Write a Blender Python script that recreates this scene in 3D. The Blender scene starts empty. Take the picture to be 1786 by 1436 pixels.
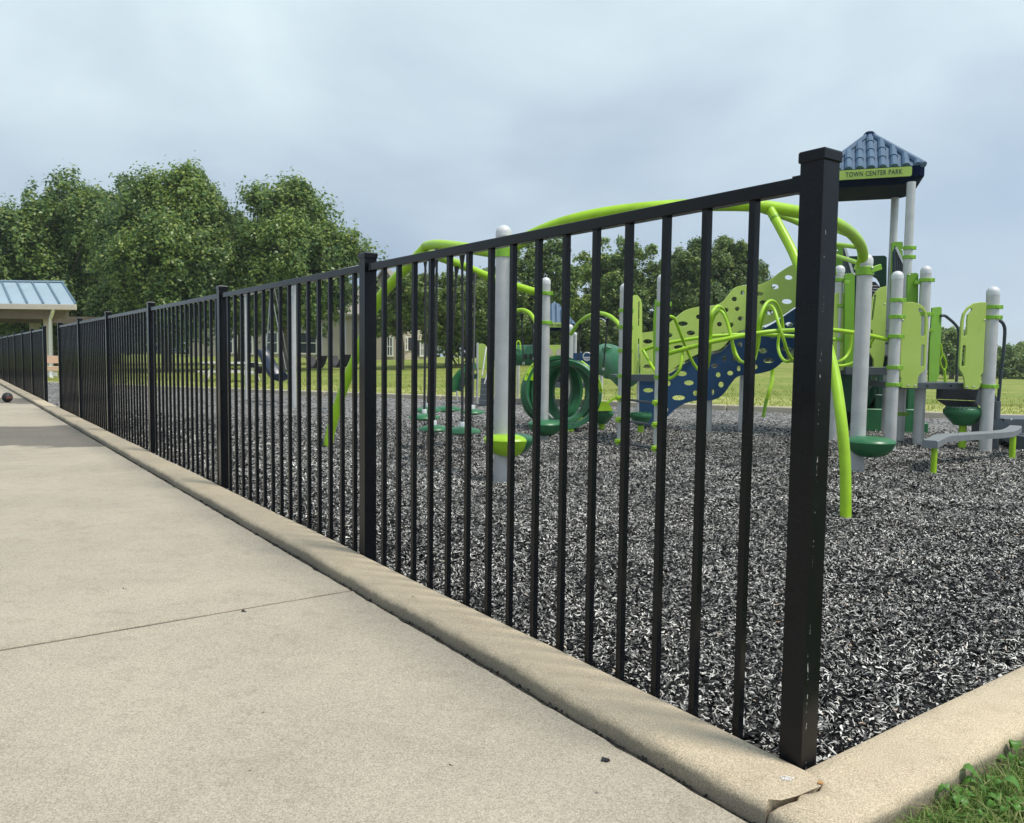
import bpy, bmesh, math, random
import numpy as np
from mathutils import Vector, Matrix

SEED = 7
random.seed(SEED); RNG = np.random.default_rng(SEED)
scene = bpy.context.scene
COL = scene.collection

# ------------------------------------------------------------------ camera
F, PW, PH = 1400.0, 1786.0, 1436.0          # focal length in photo pixels, photo size
PITCH, ROLL, CAMH = math.radians(3.909), math.radians(0.719), 0.748
_c, _s, _cr, _sr = math.cos(PITCH), math.sin(PITCH), math.cos(ROLL), math.sin(ROLL)
FWD = Vector((0, _c, -_s)); _v0 = Vector((0, -_s, -_c)); _x0 = Vector((1, 0, 0))
RIGHT = _x0 * _cr - _v0 * _sr
DOWN = _x0 * _sr + _v0 * _cr
CAMPOS = Vector((0, 0, CAMH))
cam = bpy.data.cameras.new("camera"); camo = bpy.data.objects.new("camera", cam); COL.objects.link(camo)
cam.sensor_width = 36.0; cam.lens = 36.0 * F / PW; cam.clip_start = 0.02; cam.clip_end = 2000
M = Matrix.Identity(4)
for i, ax in enumerate((RIGHT, -DOWN, -FWD)):
    for j in range(3): M[j][i] = ax[j]
M.translation = CAMPOS
camo.matrix_world = M
scene.camera = camo

# ------------------------------------------------------------------ light
SKYOFF = (12.98, 18.02, 2.26)
SUN_EL, SUN_AZ = math.radians(65), math.radians(118)    # azimuth from +Y towards +X
sun = bpy.data.lights.new("sun", 'SUN'); suno = bpy.data.objects.new("sun", sun); COL.objects.link(suno)
sun.energy = 2.8; sun.angle = math.radians(11); sun.color = (1.0, 0.94, 0.85)
sd = Vector((math.sin(SUN_AZ) * math.cos(SUN_EL), math.cos(SUN_AZ) * math.cos(SUN_EL), math.sin(SUN_EL)))
suno.rotation_euler = sd.to_track_quat('Z', 'Y').to_euler(); suno.location = (6, 0, 12)
world = bpy.data.worlds.new("World"); scene.world = world; world.use_nodes = True
wn = world.node_tree; wn.nodes.clear()
def N(nt, typ, **kw):
    n = nt.nodes.new(typ)
    for k, v in kw.items():
        if k in n.inputs: n.inputs[k].default_value = v
        else: setattr(n, k, v)
    return n
sky = N(wn, 'ShaderNodeTexSky', sky_type='NISHITA', sun_disc=False, sun_elevation=SUN_EL, sun_rotation=SUN_AZ)
sky.air_density = 1.0; sky.dust_density = 0.4; sky.ozone_density = 1.0
tc = N(wn, 'ShaderNodeTexCoord')
sv = N(wn, 'ShaderNodeVectorMath', operation='MULTIPLY_ADD'); sv.inputs[1].default_value = (1, 1, 0.8); sv.inputs[2].default_value = (0, 0, 0.42)
wn.links.new(tc.outputs['Generated'], sv.inputs[0]); svn = N(wn, 'ShaderNodeVectorMath', operation='NORMALIZE'); wn.links.new(sv.outputs[0], svn.inputs[0]); wn.links.new(svn.outputs[0], sky.inputs['Vector'])
mp = N(wn, 'ShaderNodeMapping'); mp.inputs['Scale'].default_value = (1.0, 1.0, 1.9); mp.inputs['Location'].default_value = SKYOFF
wn.links.new(tc.outputs['Generated'], mp.inputs['Vector'])
nz = N(wn, 'ShaderNodeTexNoise', Scale=1.5, Detail=6.0, Roughness=0.48, Distortion=0.25); wn.links.new(mp.outputs['Vector'], nz.inputs['Vector'])
rp = N(wn, 'ShaderNodeValToRGB'); rp.color_ramp.elements[0].position = 0.34; rp.color_ramp.elements[1].position = 0.68
rp.color_ramp.elements[0].color = (0.3, 0.3, 0.3, 1); rp.color_ramp.elements[1].color = (0.97, 0.97, 0.97, 1)
wn.links.new(nz.outputs['Fac'], rp.inputs['Fac'])
mx = N(wn, 'ShaderNodeMix', data_type='RGBA'); wn.links.new(rp.outputs['Color'], mx.inputs[0])
wn.links.new(sky.outputs['Color'], mx.inputs[6]); mx.inputs[7].default_value = (5.75, 6.75, 7.1, 1)
bg = N(wn, 'ShaderNodeBackground', Strength=0.12); wn.links.new(mx.outputs[2], bg.inputs['Color'])
wo = N(wn, 'ShaderNodeOutputWorld'); wn.links.new(bg.outputs[0], wo.inputs['Surface'])
vs = scene.view_settings
vs.view_transform = 'Standard'; vs.look = 'None'; vs.exposure = 0.25; vs.gamma = 1.0; vs.use_curve_mapping = False
scene.cycles.max_bounces = 8; scene.cycles.volume_bounces = 0; scene.cycles.transparent_max_bounces = 8

# ------------------------------------------------------------------ placing helpers
def ray(px, py):
    return FWD + RIGHT * ((px - PW / 2) / F) + DOWN * ((py - PH / 2) / F)
def at(px, py, depth):
    d = ray(px, py); return CAMPOS + d * (depth / d.y)
def gr(px, py, z):
    d = ray(px, py); return CAMPOS + d * ((z - CAMH) / d.z)
MZ = -0.2                                    # mulch level out in the playground
CX, CY = 0.545, 1.425                        # inner kerb corner at the near fence post
ANG = math.radians(35.45)
U = Vector((-math.sin(ANG), math.cos(ANG), 0)); Wd = Vector((math.cos(ANG), math.sin(ANG), 0))
C0 = Vector((CX, CY, 0))
def uw(u, w, z=0.0):
    p = C0 + U * u + Wd * w; return Vector((p.x, p.y, z))
def sst(x):
    x = min(1, max(0, x)); return x * x * (3 - 2 * x)
def catmull(pts, n=8, closed=False):
    P = [Vector(p) for p in pts]; out = []; L = len(P)
    rng = range(L if closed else L - 1)
    for i in rng:
        if closed: a, b, c, d = P[(i - 1) % L], P[i], P[(i + 1) % L], P[(i + 2) % L]
        else: a, b, c, d = P[max(i - 1, 0)], P[i], P[i + 1], P[min(i + 2, L - 1)]
        for k in range(n):
            t = k / n
            out.append(0.5 * ((2 * b) + (c - a) * t + (2 * a - 5 * b + 4 * c - d) * t * t + (3 * b - a - 3 * c + d) * t ** 3))
    if not closed: out.append(P[-1].copy())
    return out

# ------------------------------------------------------------------ materials
MATS = {}
def mat(name, col, rough=0.5, var=0.12, scale=6.0, bump=0.0, bscale=60.0, metal=0.0, spec=0.5, col2=None, detail=4.0, stretch=None, bdist=0.01):
    m = bpy.data.materials.new(name); m.use_nodes = True; nt = m.node_tree
    b = nt.nodes['Principled BSDF']; b.inputs['Roughness'].default_value = rough
    b.inputs['Metallic'].default_value = metal; b.inputs['Specular IOR Level'].default_value = spec
    t = N(nt, 'ShaderNodeTexCoord'); src = t.outputs['Object']
    if stretch:
        mpp = N(nt, 'ShaderNodeMapping'); mpp.inputs['Scale'].default_value = stretch; nt.links.new(src, mpp.inputs['Vector']); src = mpp.outputs['Vector']
    n = N(nt, 'ShaderNodeTexNoise', Scale=scale, Detail=detail, Roughness=0.6); nt.links.new(src, n.inputs['Vector'])
    r = N(nt, 'ShaderNodeValToRGB'); nt.links.new(n.outputs['Fac'], r.inputs['Fac'])
    c2 = col2 or tuple(min(1, c * (1 + var)) for c in col); c1 = col if col2 else tuple(c * (1 - var) for c in col)
    r.color_ramp.elements[0].position = 0.3; r.color_ramp.elements[1].position = 0.7
    r.color_ramp.elements[0].color = (*c1, 1); r.color_ramp.elements[1].color = (*c2, 1)
    nt.links.new(r.outputs['Color'], b.inputs['Base Color'])
    rr = N(nt, 'ShaderNodeMapRange'); rr.inputs['To Min'].default_value = max(0.05, rough - 0.08); rr.inputs['To Max'].default_value = min(1, rough + 0.1)
    nt.links.new(n.outputs['Fac'], rr.inputs['Value']); nt.links.new(rr.outputs['Result'], b.inputs['Roughness'])
    if bump:
        n2 = N(nt, 'ShaderNodeTexNoise', Scale=bscale, Detail=5.0, Roughness=0.6); nt.links.new(src, n2.inputs['Vector'])
        bp = N(nt, 'ShaderNodeBump', Strength=bump, Distance=bdist); nt.links.new(n2.outputs['Fac'], bp.inputs['Height']); nt.links.new(bp.outputs['Normal'], b.inputs['Normal'])
    MATS[name] = m; return m

def concrete(name, light, dark, speck=0.5, stain=None, grime_shade=None):
    m = bpy.data.materials.new(name); m.use_nodes = True; nt = m.node_tree; b = nt.nodes['Principled BSDF']
    b.inputs['Roughness'].default_value = 0.85; b.inputs['Specular IOR Level'].default_value = 0.3
    g = N(nt, 'ShaderNodeNewGeometry'); P = g.outputs['Position']
    n1 = N(nt, 'ShaderNodeTexNoise', Scale=1.4, Detail=6.0, Roughness=0.65); nt.links.new(P, n1.inputs['Vector'])
    n2 = N(nt, 'ShaderNodeTexNoise', Scale=330.0, Detail=3.0, Roughness=0.75); nt.links.new(P, n2.inputs['Vector'])
    n3 = N(nt, 'ShaderNodeTexNoise', Scale=14.0, Detail=6.0, Roughness=0.7); nt.links.new(P, n3.inputs['Vector'])
    r1 = N(nt, 'ShaderNodeValToRGB'); nt.links.new(n1.outputs['Fac'], r1.inputs['Fac'])
    r1.color_ramp.elements[0].position = 0.32; r1.color_ramp.elements[1].position = 0.68
    r1.color_ramp.elements[0].color = (*dark, 1); r1.color_ramp.elements[1].color = (*light, 1)
    r2 = N(nt, 'ShaderNodeValToRGB'); nt.links.new(n2.outputs['Fac'], r2.inputs['Fac'])
    r2.color_ramp.elements[0].position = 0.3; r2.color_ramp.elements[1].position = 0.7
    lo = 1 - 0.55 * speck; hi = 1 + 0.3 * speck
    r2.color_ramp.elements[0].color = (lo, lo * 0.98, lo * 0.95, 1); r2.color_ramp.elements[1].color = (hi, hi, hi, 1)
    mm = N(nt, 'ShaderNodeMix', data_type='RGBA', blend_type='MULTIPLY'); mm.inputs[0].default_value = 1
    nt.links.new(r1.outputs['Color'], mm.inputs[6]); nt.links.new(r2.outputs['Color'], mm.inputs[7])
    r3 = N(nt, 'ShaderNodeValToRGB'); nt.links.new(n3.outputs['Fac'], r3.inputs['Fac'])
    r3.color_ramp.elements[0].position = 0.33; r3.color_ramp.elements[1].position = 0.5
    r3.color_ramp.elements[0].color = (0.9, 0.89, 0.88, 1); r3.color_ramp.elements[1].color = (1, 1, 1, 1)
    m3 = N(nt, 'ShaderNodeMix', data_type='RGBA', blend_type='MULTIPLY'); m3.inputs[0].default_value = 1
    nt.links.new(mm.outputs[2], m3.inputs[6]); nt.links.new(r3.outputs['Color'], m3.inputs[7])
    out = m3.outputs[2]
    vo = N(nt, 'ShaderNodeTexVoronoi', Scale=9.0); nt.links.new(P, vo.inputs['Vector'])      # sparse dark grit spots
    lt = N(nt, 'ShaderNodeMath', operation='LESS_THAN'); lt.inputs[1].default_value = 0.034; nt.links.new(vo.outputs['Distance'], lt.inputs[0])
    ms = N(nt, 'ShaderNodeMix', data_type='RGBA'); ms.inputs[7].default_value = (0.09, 0.08, 0.07, 1)
    mfac = N(nt, 'ShaderNodeMath', operation='MULTIPLY'); mfac.inputs[1].default_value = 0.7; nt.links.new(lt.outputs[0], mfac.inputs[0])
    nt.links.new(mfac.outputs[0], ms.inputs[0]); nt.links.new(out, ms.inputs[6]); out = ms.outputs[2]
    if stain:
        for (sx, sy, rx, ry, colr) in stain:           # damp patches: blobs in ground coordinates, rotated to the walk
            sub = N(nt, 'ShaderNodeVectorMath', operation='SUBTRACT'); sub.inputs[1].default_value = (sx, sy, 0); nt.links.new(P, sub.inputs[0])
            rot = N(nt, 'ShaderNodeVectorRotate', rotation_type='Z_AXIS'); rot.inputs['Angle'].default_value = 0.0; nt.links.new(sub.outputs[0], rot.inputs['Vector'])
            sc = N(nt, 'ShaderNodeVectorMath', operation='MULTIPLY'); sc.inputs[1].default_value = (1 / rx, 1 / ry, 0); nt.links.new(rot.outputs[0], sc.inputs[0])
            ln = N(nt, 'ShaderNodeVectorMath', operation='LENGTH'); nt.links.new(sc.outputs[0], ln.inputs[0])
            nn = N(nt, 'ShaderNodeTexNoise', Scale=2.2, Detail=4.0); nt.links.new(P, nn.inputs['Vector'])
            ad = N(nt, 'ShaderNodeMath', operation='MULTIPLY_ADD'); ad.inputs[1].default_value = 0.9; nt.links.new(nn.outputs['Fac'], ad.inputs[0]); nt.links.new(ln.outputs['Value'], ad.inputs[2])
            mr = N(nt, 'ShaderNodeMapRange', interpolation_type='SMOOTHSTEP'); mr.inputs['From Min'].default_value = 1.5; mr.inputs['From Max'].default_value = 1.38; nt.links.new(ad.outputs[0], mr.inputs['Value'])
            mq = N(nt, 'ShaderNodeMix', data_type='RGBA', blend_type='MULTIPLY'); mq.inputs[7].default_value = (*colr, 1)
            nt.links.new(mr.outputs['Result'], mq.inputs[0]); nt.links.new(out, mq.inputs[6]); out = mq.outputs[2]
    if grime_shade:                                            # weathered dirt plus painted-in shade on the lower face, ragged upper limit
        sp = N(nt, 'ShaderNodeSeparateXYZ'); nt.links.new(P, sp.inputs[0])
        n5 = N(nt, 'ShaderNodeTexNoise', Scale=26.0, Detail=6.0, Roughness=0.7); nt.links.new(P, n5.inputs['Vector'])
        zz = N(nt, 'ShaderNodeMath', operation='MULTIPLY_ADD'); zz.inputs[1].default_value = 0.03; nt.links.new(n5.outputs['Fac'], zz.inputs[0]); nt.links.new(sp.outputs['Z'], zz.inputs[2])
        mr = N(nt, 'ShaderNodeMapRange', interpolation_type='SMOOTHSTEP'); mr.inputs['From Min'].default_value = grime_shade; mr.inputs['From Max'].default_value = grime_shade - 0.014; nt.links.new(zz.outputs[0], mr.inputs['Value'])
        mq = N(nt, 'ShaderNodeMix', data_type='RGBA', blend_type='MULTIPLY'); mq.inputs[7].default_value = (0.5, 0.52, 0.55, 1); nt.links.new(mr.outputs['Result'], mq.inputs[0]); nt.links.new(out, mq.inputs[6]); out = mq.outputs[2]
    nt.links.new(out, b.inputs['Base Color'])
    ab = N(nt, 'ShaderNodeMath', operation='ADD'); nt.links.new(n2.outputs['Fac'], ab.inputs[0]); nt.links.new(n3.outputs['Fac'], ab.inputs[1])
    bp = N(nt, 'ShaderNodeBump', Strength=0.25, Distance=0.002); nt.links.new(n2.outputs['Fac'], bp.inputs['Height']); nt.links.new(bp.outputs['Normal'], b.inputs['Normal'])
    MATS[name] = m; return m

def island(name, cols, rough=0.6, transl=0.0, spec=0.4, noise=None, ntint=None):
    """material whose colour differs from piece to piece (random per island)"""
    m = bpy.data.materials.new(name); m.use_nodes = True; nt = m.node_tree; b = nt.nodes['Principled BSDF']
    b.inputs['Roughness'].default_value = rough; b.inputs['Specular IOR Level'].default_value = spec
    g = N(nt, 'ShaderNodeNewGeometry'); r = N(nt, 'ShaderNodeValToRGB'); nt.links.new(g.outputs['Random Per Island'], r.inputs['Fac'])
    e = r.color_ramp.elements
    while len(e) < len(cols): e.new(0.5)
    for k, (p, c) in enumerate(cols): e[k].position = p; e[k].color = (*c, 1)
    colout = r.outputs['Color']
    if noise:
        n = N(nt, 'ShaderNodeTexNoise', Scale=noise, Detail=2.0); nt.links.new(g.outputs['Position'], n.inputs['Vector'])
        rr = N(nt, 'ShaderNodeValToRGB'); nt.links.new(n.outputs['Fac'], rr.inputs['Fac'])
        rr.color_ramp.elements[0].position = 0.35; rr.color_ramp.elements[1].position = 0.65
        rr.color_ramp.elements[0].color = (*(ntint or ((0.72, 0.78, 0.8), 0))[0], 1); rr.color_ramp.elements[1].color = (*(ntint or (0, (1.25, 1.2, 0.95)))[1], 1)
        mm = N(nt, 'ShaderNodeMix', data_type='RGBA', blend_type='MULTIPLY'); mm.inputs[0].default_value = 1
        nt.links.new(colout, mm.inputs[6]); nt.links.new(rr.outputs['Color'], mm.inputs[7]); colout = mm.outputs[2]
    nt.links.new(colout, b.inputs['Base Color'])
    if transl:
        tr = N(nt, 'ShaderNodeBsdfTranslucent'); nt.links.new(colout, tr.inputs['Color'])
        ms = N(nt, 'ShaderNodeMixShader'); ms.inputs[0].default_value = transl
        nt.links.new(b.outputs[0], ms.inputs[1]); nt.links.new(tr.outputs[0], ms.inputs[2]); nt.links.new(ms.outputs[0], nt.nodes['Material Output'].inputs['Surface'])
    MATS[name] = m; return m

concrete('walk', (0.52, 0.462, 0.36), (0.415, 0.372, 0.298), 1.0,
         stain=[(-4.55, 7.45, 2.6, 0.95, (0.42, 0.43, 0.46)), (-7.6, 12.6, 2.6, 0.75, (0.42, 0.43, 0.46))])
concrete('kerbstone', (0.68, 0.565, 0.395), (0.53, 0.445, 0.325), 1.0, grime_shade=0.004)
concrete('plain_concrete', (0.52, 0.48, 0.38), (0.44, 0.40, 0.32), 0.3)
mat('joint_dirt', (0.05, 0.045, 0.038), 0.95, 0.4, 30, 0.6, 80)
mat('black_coat', (0.005, 0.0062, 0.0085), 0.2, 0.15, 25, spec=0.21)
mat('silver', (0.56, 0.56, 0.555), 0.42, 0.10, 7, 0.05, 300, metal=0.25, detail=8)
mat('silver_cap', (0.66, 0.675, 0.69), 0.45, 0.05, 9, metal=0.1)
mat('lime_tube', (0.36, 0.62, 0.02), 0.36, 0.13, 7, 0.03, 200, spec=0.5)
mat('lime_clamp', (0.23, 0.48, 0.03), 0.4, 0.08, 12)
mat('lime_panel', (0.42, 0.575, 0.10), 0.5, 0.05, 4, col2=(0.465, 0.62, 0.135))
mat('lime_dark', (0.17, 0.38, 0.022), 0.45, 0.06, 6)
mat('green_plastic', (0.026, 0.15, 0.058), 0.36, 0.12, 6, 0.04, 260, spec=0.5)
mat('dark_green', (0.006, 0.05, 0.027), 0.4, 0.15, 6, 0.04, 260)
mat('navy', (0.002, 0.046, 0.125), 0.5, 0.1, 5, 0.05, 300)
mat('roof_blue', (0.075, 0.14, 0.225), 0.5, 0.14, 7, 0.05, 120)
mat('roof_navy', (0.0035, 0.011, 0.04), 0.7, 0.1, 7, spec=0.06)
mat('deck_gray', (0.075, 0.09, 0.105), 0.5, 0.12, 12, 0.05, 200)
mat('rail_gray', (0.05, 0.068, 0.082), 0.4, 0.12, 12)
mat('beam_gray', (0.20, 0.215, 0.225), 0.55, 0.1, 14, 0.1, 200)
mat('rubber_black', (0.012, 0.012, 0.014), 0.55, 0.2, 20)
mat('cable', (0.02, 0.02, 0.024), 0.6, 0.2, 60)
mat('steel', (0.5, 0.5, 0.5), 0.35, 0.1, 30, metal=0.8)
mat('letter_dark', (0.03, 0.06, 0.05), 0.6, 0.1)
mat('board_print', (0.55, 0.58, 0.6), 0.6, 0.1)
mat('black_board', (0.012, 0.013, 0.018), 0.5, 0.2)
mat('bark', (0.13, 0.105, 0.08), 0.9, 0.35, 9, 0.8, 30, stretch=(1, 1, 0.25), bdist=0.03)
mat('siding', (0.47, 0.41, 0.345), 0.7, 0.05, 2)
mat('siding_cream', (0.62, 0.55, 0.44), 0.7, 0.05, 2)
mat('trim_white', (0.80, 0.79, 0.76), 0.5, 0.04, 3)
mat('glass_dark', (0.03, 0.04, 0.05), 0.1, 0.3, 1.5, spec=0.8)
mat('shutter', (0.03, 0.035, 0.04), 0.6, 0.1)
mat('shingle', (0.30, 0.27, 0.235), 0.9, 0.2, 3, 0.4, 12)
mat('pav_roof', (0.36, 0.47, 0.55), 0.3, 0.05, 1.5, spec=0.6)
mat('pav_trim', (0.60, 0.53, 0.44), 0.6, 0.05, 3)
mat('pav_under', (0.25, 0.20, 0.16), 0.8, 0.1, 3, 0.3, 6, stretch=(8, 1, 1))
mat('bench_wood', (0.70, 0.49, 0.35), 0.7, 0.08, 3)
mat('table_white', (0.74, 0.72, 0.68), 0.6, 0.06, 3)
mat('seat_navy', (0.012, 0.028, 0.065), 0.35, 0.2, 4, spec=0.6)
mat('pav_seam', (0.12, 0.2, 0.27), 0.4, 0.05, 2)
island('lawn_blade', [(0, (0.15, 0.21, 0.035)), (0.5, (0.25, 0.30, 0.06)), (1, (0.46, 0.45, 0.17))], 0.6, 0.25, 0.3)
mat('terrain_soil', (0.09, 0.11, 0.04), 0.95, 0.3, 0.3)
mat('tan_panel', (0.52, 0.47, 0.38), 0.6, 0.06, 4)
island('leaf_maple', [(0, (0.085, 0.165, 0.055)), (0.4, (0.16, 0.265, 0.08)), (0.8, (0.29, 0.395, 0.105)), (1, (0.44, 0.49, 0.15))], 0.4, 0.45, 0.5, 0.4, ((0.82, 0.86, 0.95), (1.2, 1.16, 0.95)))
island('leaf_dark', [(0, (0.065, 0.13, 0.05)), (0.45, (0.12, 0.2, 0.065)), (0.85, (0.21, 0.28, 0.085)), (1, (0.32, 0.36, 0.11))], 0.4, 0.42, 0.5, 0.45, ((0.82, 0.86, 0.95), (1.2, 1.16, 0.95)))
island('leaf_light', [(0, (0.1, 0.18, 0.055)), (0.45, (0.18, 0.27, 0.08)), (0.85, (0.3, 0.38, 0.105)), (1, (0.42, 0.46, 0.14))], 0.4, 0.45, 0.5, 0.45, ((0.82, 0.86, 0.95), (1.2, 1.16, 0.95)))
island('needle', [(0, (0.012, 0.032, 0.022)), (1, (0.03, 0.06, 0.035))], 0.6, 0.1)
island('weed_leaf', [(0, (0.07, 0.2, 0.03)), (0.6, (0.12, 0.29, 0.045)), (1, (0.2, 0.34, 0.09))], 0.42, 0.35, 0.5)
island('grass_blade', [(0, (0.09, 0.19, 0.035)), (0.5, (0.17, 0.28, 0.055)), (0.82, (0.25, 0.31, 0.085)), (1, (0.48, 0.42, 0.22))], 0.55, 0.35, 0.4)
island('rubber_chunk', [(0, (0.005, 0.005, 0.006)), (0.7, (0.011, 0.011, 0.012)), (0.9, (0.028, 0.028, 0.029)), (1, (0.14, 0.135, 0.125))], 0.8, 0.0, 0.12)
island('rubber_strand', [(0, (0.05, 0.05, 0.05)), (0.25, (0.18, 0.178, 0.17)), (0.5, (0.5, 0.49, 0.465)), (0.97, (0.86, 0.845, 0.8)), (1, (0.5, 0.34, 0.2))], 0.5, 0.0, 0.4, 2.3, ((0.65, 0.65, 0.65), (1.2, 1.19, 1.16)))

def lawn_mat(name, a, b_, c, stripe=True):
    m = bpy.data.materials.new(name); m.use_nodes = True; nt = m.node_tree; b = nt.nodes['Principled BSDF']
    b.inputs['Roughness'].default_value = 0.9; b.inputs['Specular IOR Level'].default_value = 0.15
    g = N(nt, 'ShaderNodeNewGeometry'); P = g.outputs['Position']
    n1 = N(nt, 'ShaderNodeTexNoise', Scale=0.5, Detail=6.0, Roughness=0.7); nt.links.new(P, n1.inputs['Vector'])
    n2 = N(nt, 'ShaderNodeTexNoise', Scale=7.0, Detail=4.0, Roughness=0.75); nt.links.new(P, n2.inputs['Vector'])
    mixn = N(nt, 'ShaderNodeMath', operation='MULTIPLY_ADD'); mixn.inputs[1].default_value = 0.55
    nt.links.new(n2.outputs['Fac'], mixn.inputs[0]); 
    h = N(nt, 'ShaderNodeMath', operation='MULTIPLY'); h.inputs[1].default_value = 0.5; nt.links.new(n1.outputs['Fac'], h.inputs[0]); nt.links.new(h.outputs[0], mixn.inputs[2])
    r = N(nt, 'ShaderNodeValToRGB'); nt.links.new(mixn.outputs[0], r.inputs['Fac']); e = r.color_ramp.elements; e.new(0.5)
    e[0].position = 0.38; e[1].position = 0.52; e[2].position = 0.66
    e[0].color = (*a, 1); e[1].color = (*b_, 1); e[2].color = (*c, 1)
    sb = N(nt, 'ShaderNodeVectorMath', operation='SUBTRACT'); sb.inputs[1].default_value = (-12.6, 21.9, 0); nt.links.new(P, sb.inputs[0])
    dt = N(nt, 'ShaderNodeVectorMath', operation='DOT_PRODUCT'); dt.inputs[1].default_value = (0.3871, 0.922, 0); nt.links.new(sb.outputs[0], dt.inputs[0])
    ed = N(nt, 'ShaderNodeMath', operation='MULTIPLY_ADD'); ed.inputs[1].default_value = 1.6; nt.links.new(n1.outputs['Fac'], ed.inputs[0]); nt.links.new(dt.outputs['Value'], ed.inputs[2])
    mk = N(nt, 'ShaderNodeMapRange', interpolation_type='SMOOTHSTEP'); mk.inputs['From Min'].default_value = 4.3; mk.inputs['From Max'].default_value = 3.5; nt.links.new(ed.outputs[0], mk.inputs['Value'])
    dry = N(nt, 'ShaderNodeValToRGB'); nt.links.new(mixn.outputs[0], dry.inputs['Fac']); dry.color_ramp.elements[0].position = 0.4; dry.color_ramp.elements[1].position = 0.65
    dry.color_ramp.elements[0].color = (0.24, 0.29, 0.06, 1); dry.color_ramp.elements[1].color = (0.52, 0.52, 0.2, 1)
    ml = N(nt, 'ShaderNodeMix', data_type='RGBA'); nt.links.new(mk.outputs['Result'], ml.inputs[0]); nt.links.new(r.outputs['Color'], ml.inputs[6]); nt.links.new(dry.outputs['Color'], ml.inputs[7])
    nt.links.new(ml.outputs[2], b.inputs['Base Color'])
    bp = N(nt, 'ShaderNodeBump', Strength=0.8, Distance=0.05); nt.links.new(n2.outputs['Fac'], bp.inputs['Height']); nt.links.new(bp.outputs['Normal'], b.inputs['Normal'])
    MATS[name] = m; return m
lawn_mat('lawn', (0.125, 0.19, 0.035), (0.21, 0.265, 0.055), (0.36, 0.345, 0.12))

def mulch_mat():
    m = bpy.data.materials.new('mulch'); m.use_nodes = True; nt = m.node_tree; b = nt.nodes['Principled BSDF']
    b.inputs['Roughness'].default_value = 0.8; b.inputs['Specular IOR Level'].default_value = 0.15
    g = N(nt, 'ShaderNodeNewGeometry'); P = g.outputs['Position']
    n0 = N(nt, 'ShaderNodeTexNoise', Scale=22.0, Detail=2.0); nt.links.new(P, n0.inputs['Vector'])
    dv = N(nt, 'ShaderNodeVectorMath', operation='MULTIPLY_ADD'); dv.inputs[1].default_value = (0.05, 0.05, 0.05); nt.links.new(n0.outputs['Color'], dv.inputs[0]); nt.links.new(P, dv.inputs[2])
    v = N(nt, 'ShaderNodeTexVoronoi', Scale=46.0); nt.links.new(dv.outputs[0], v.inputs['Vector'])
    sp = N(nt, 'ShaderNodeSeparateColor'); nt.links.new(v.outputs['Color'], sp.inputs[0])
    r = N(nt, 'ShaderNodeValToRGB'); nt.links.new(sp.outputs[0], r.inputs['Fac']); e = r.color_ramp.elements
    for _ in range(3): e.new(0.5)
    for k, (p, cc) in enumerate([(0, 0.008), (0.42, 0.025), (0.52, 0.1), (0.68, 0.34), (1, 0.64)]): e[k].position = p; e[k].color = (cc, cc * 0.985, cc * 0.95, 1)
    nt.links.new(r.outputs['Color'], b.inputs['Base Color'])
    n1 = N(nt, 'ShaderNodeTexNoise', Scale=1.3, Detail=4.0); nt.links.new(P, n1.inputs['Vector'])
    bp = N(nt, 'ShaderNodeBump', Strength=0.9, Distance=0.02); nt.links.new(v.outputs['Distance'], bp.inputs['Height']); nt.links.new(bp.outputs['Normal'], b.inputs['Normal'])
    MATS['mulch'] = m
mulch_mat()

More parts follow.
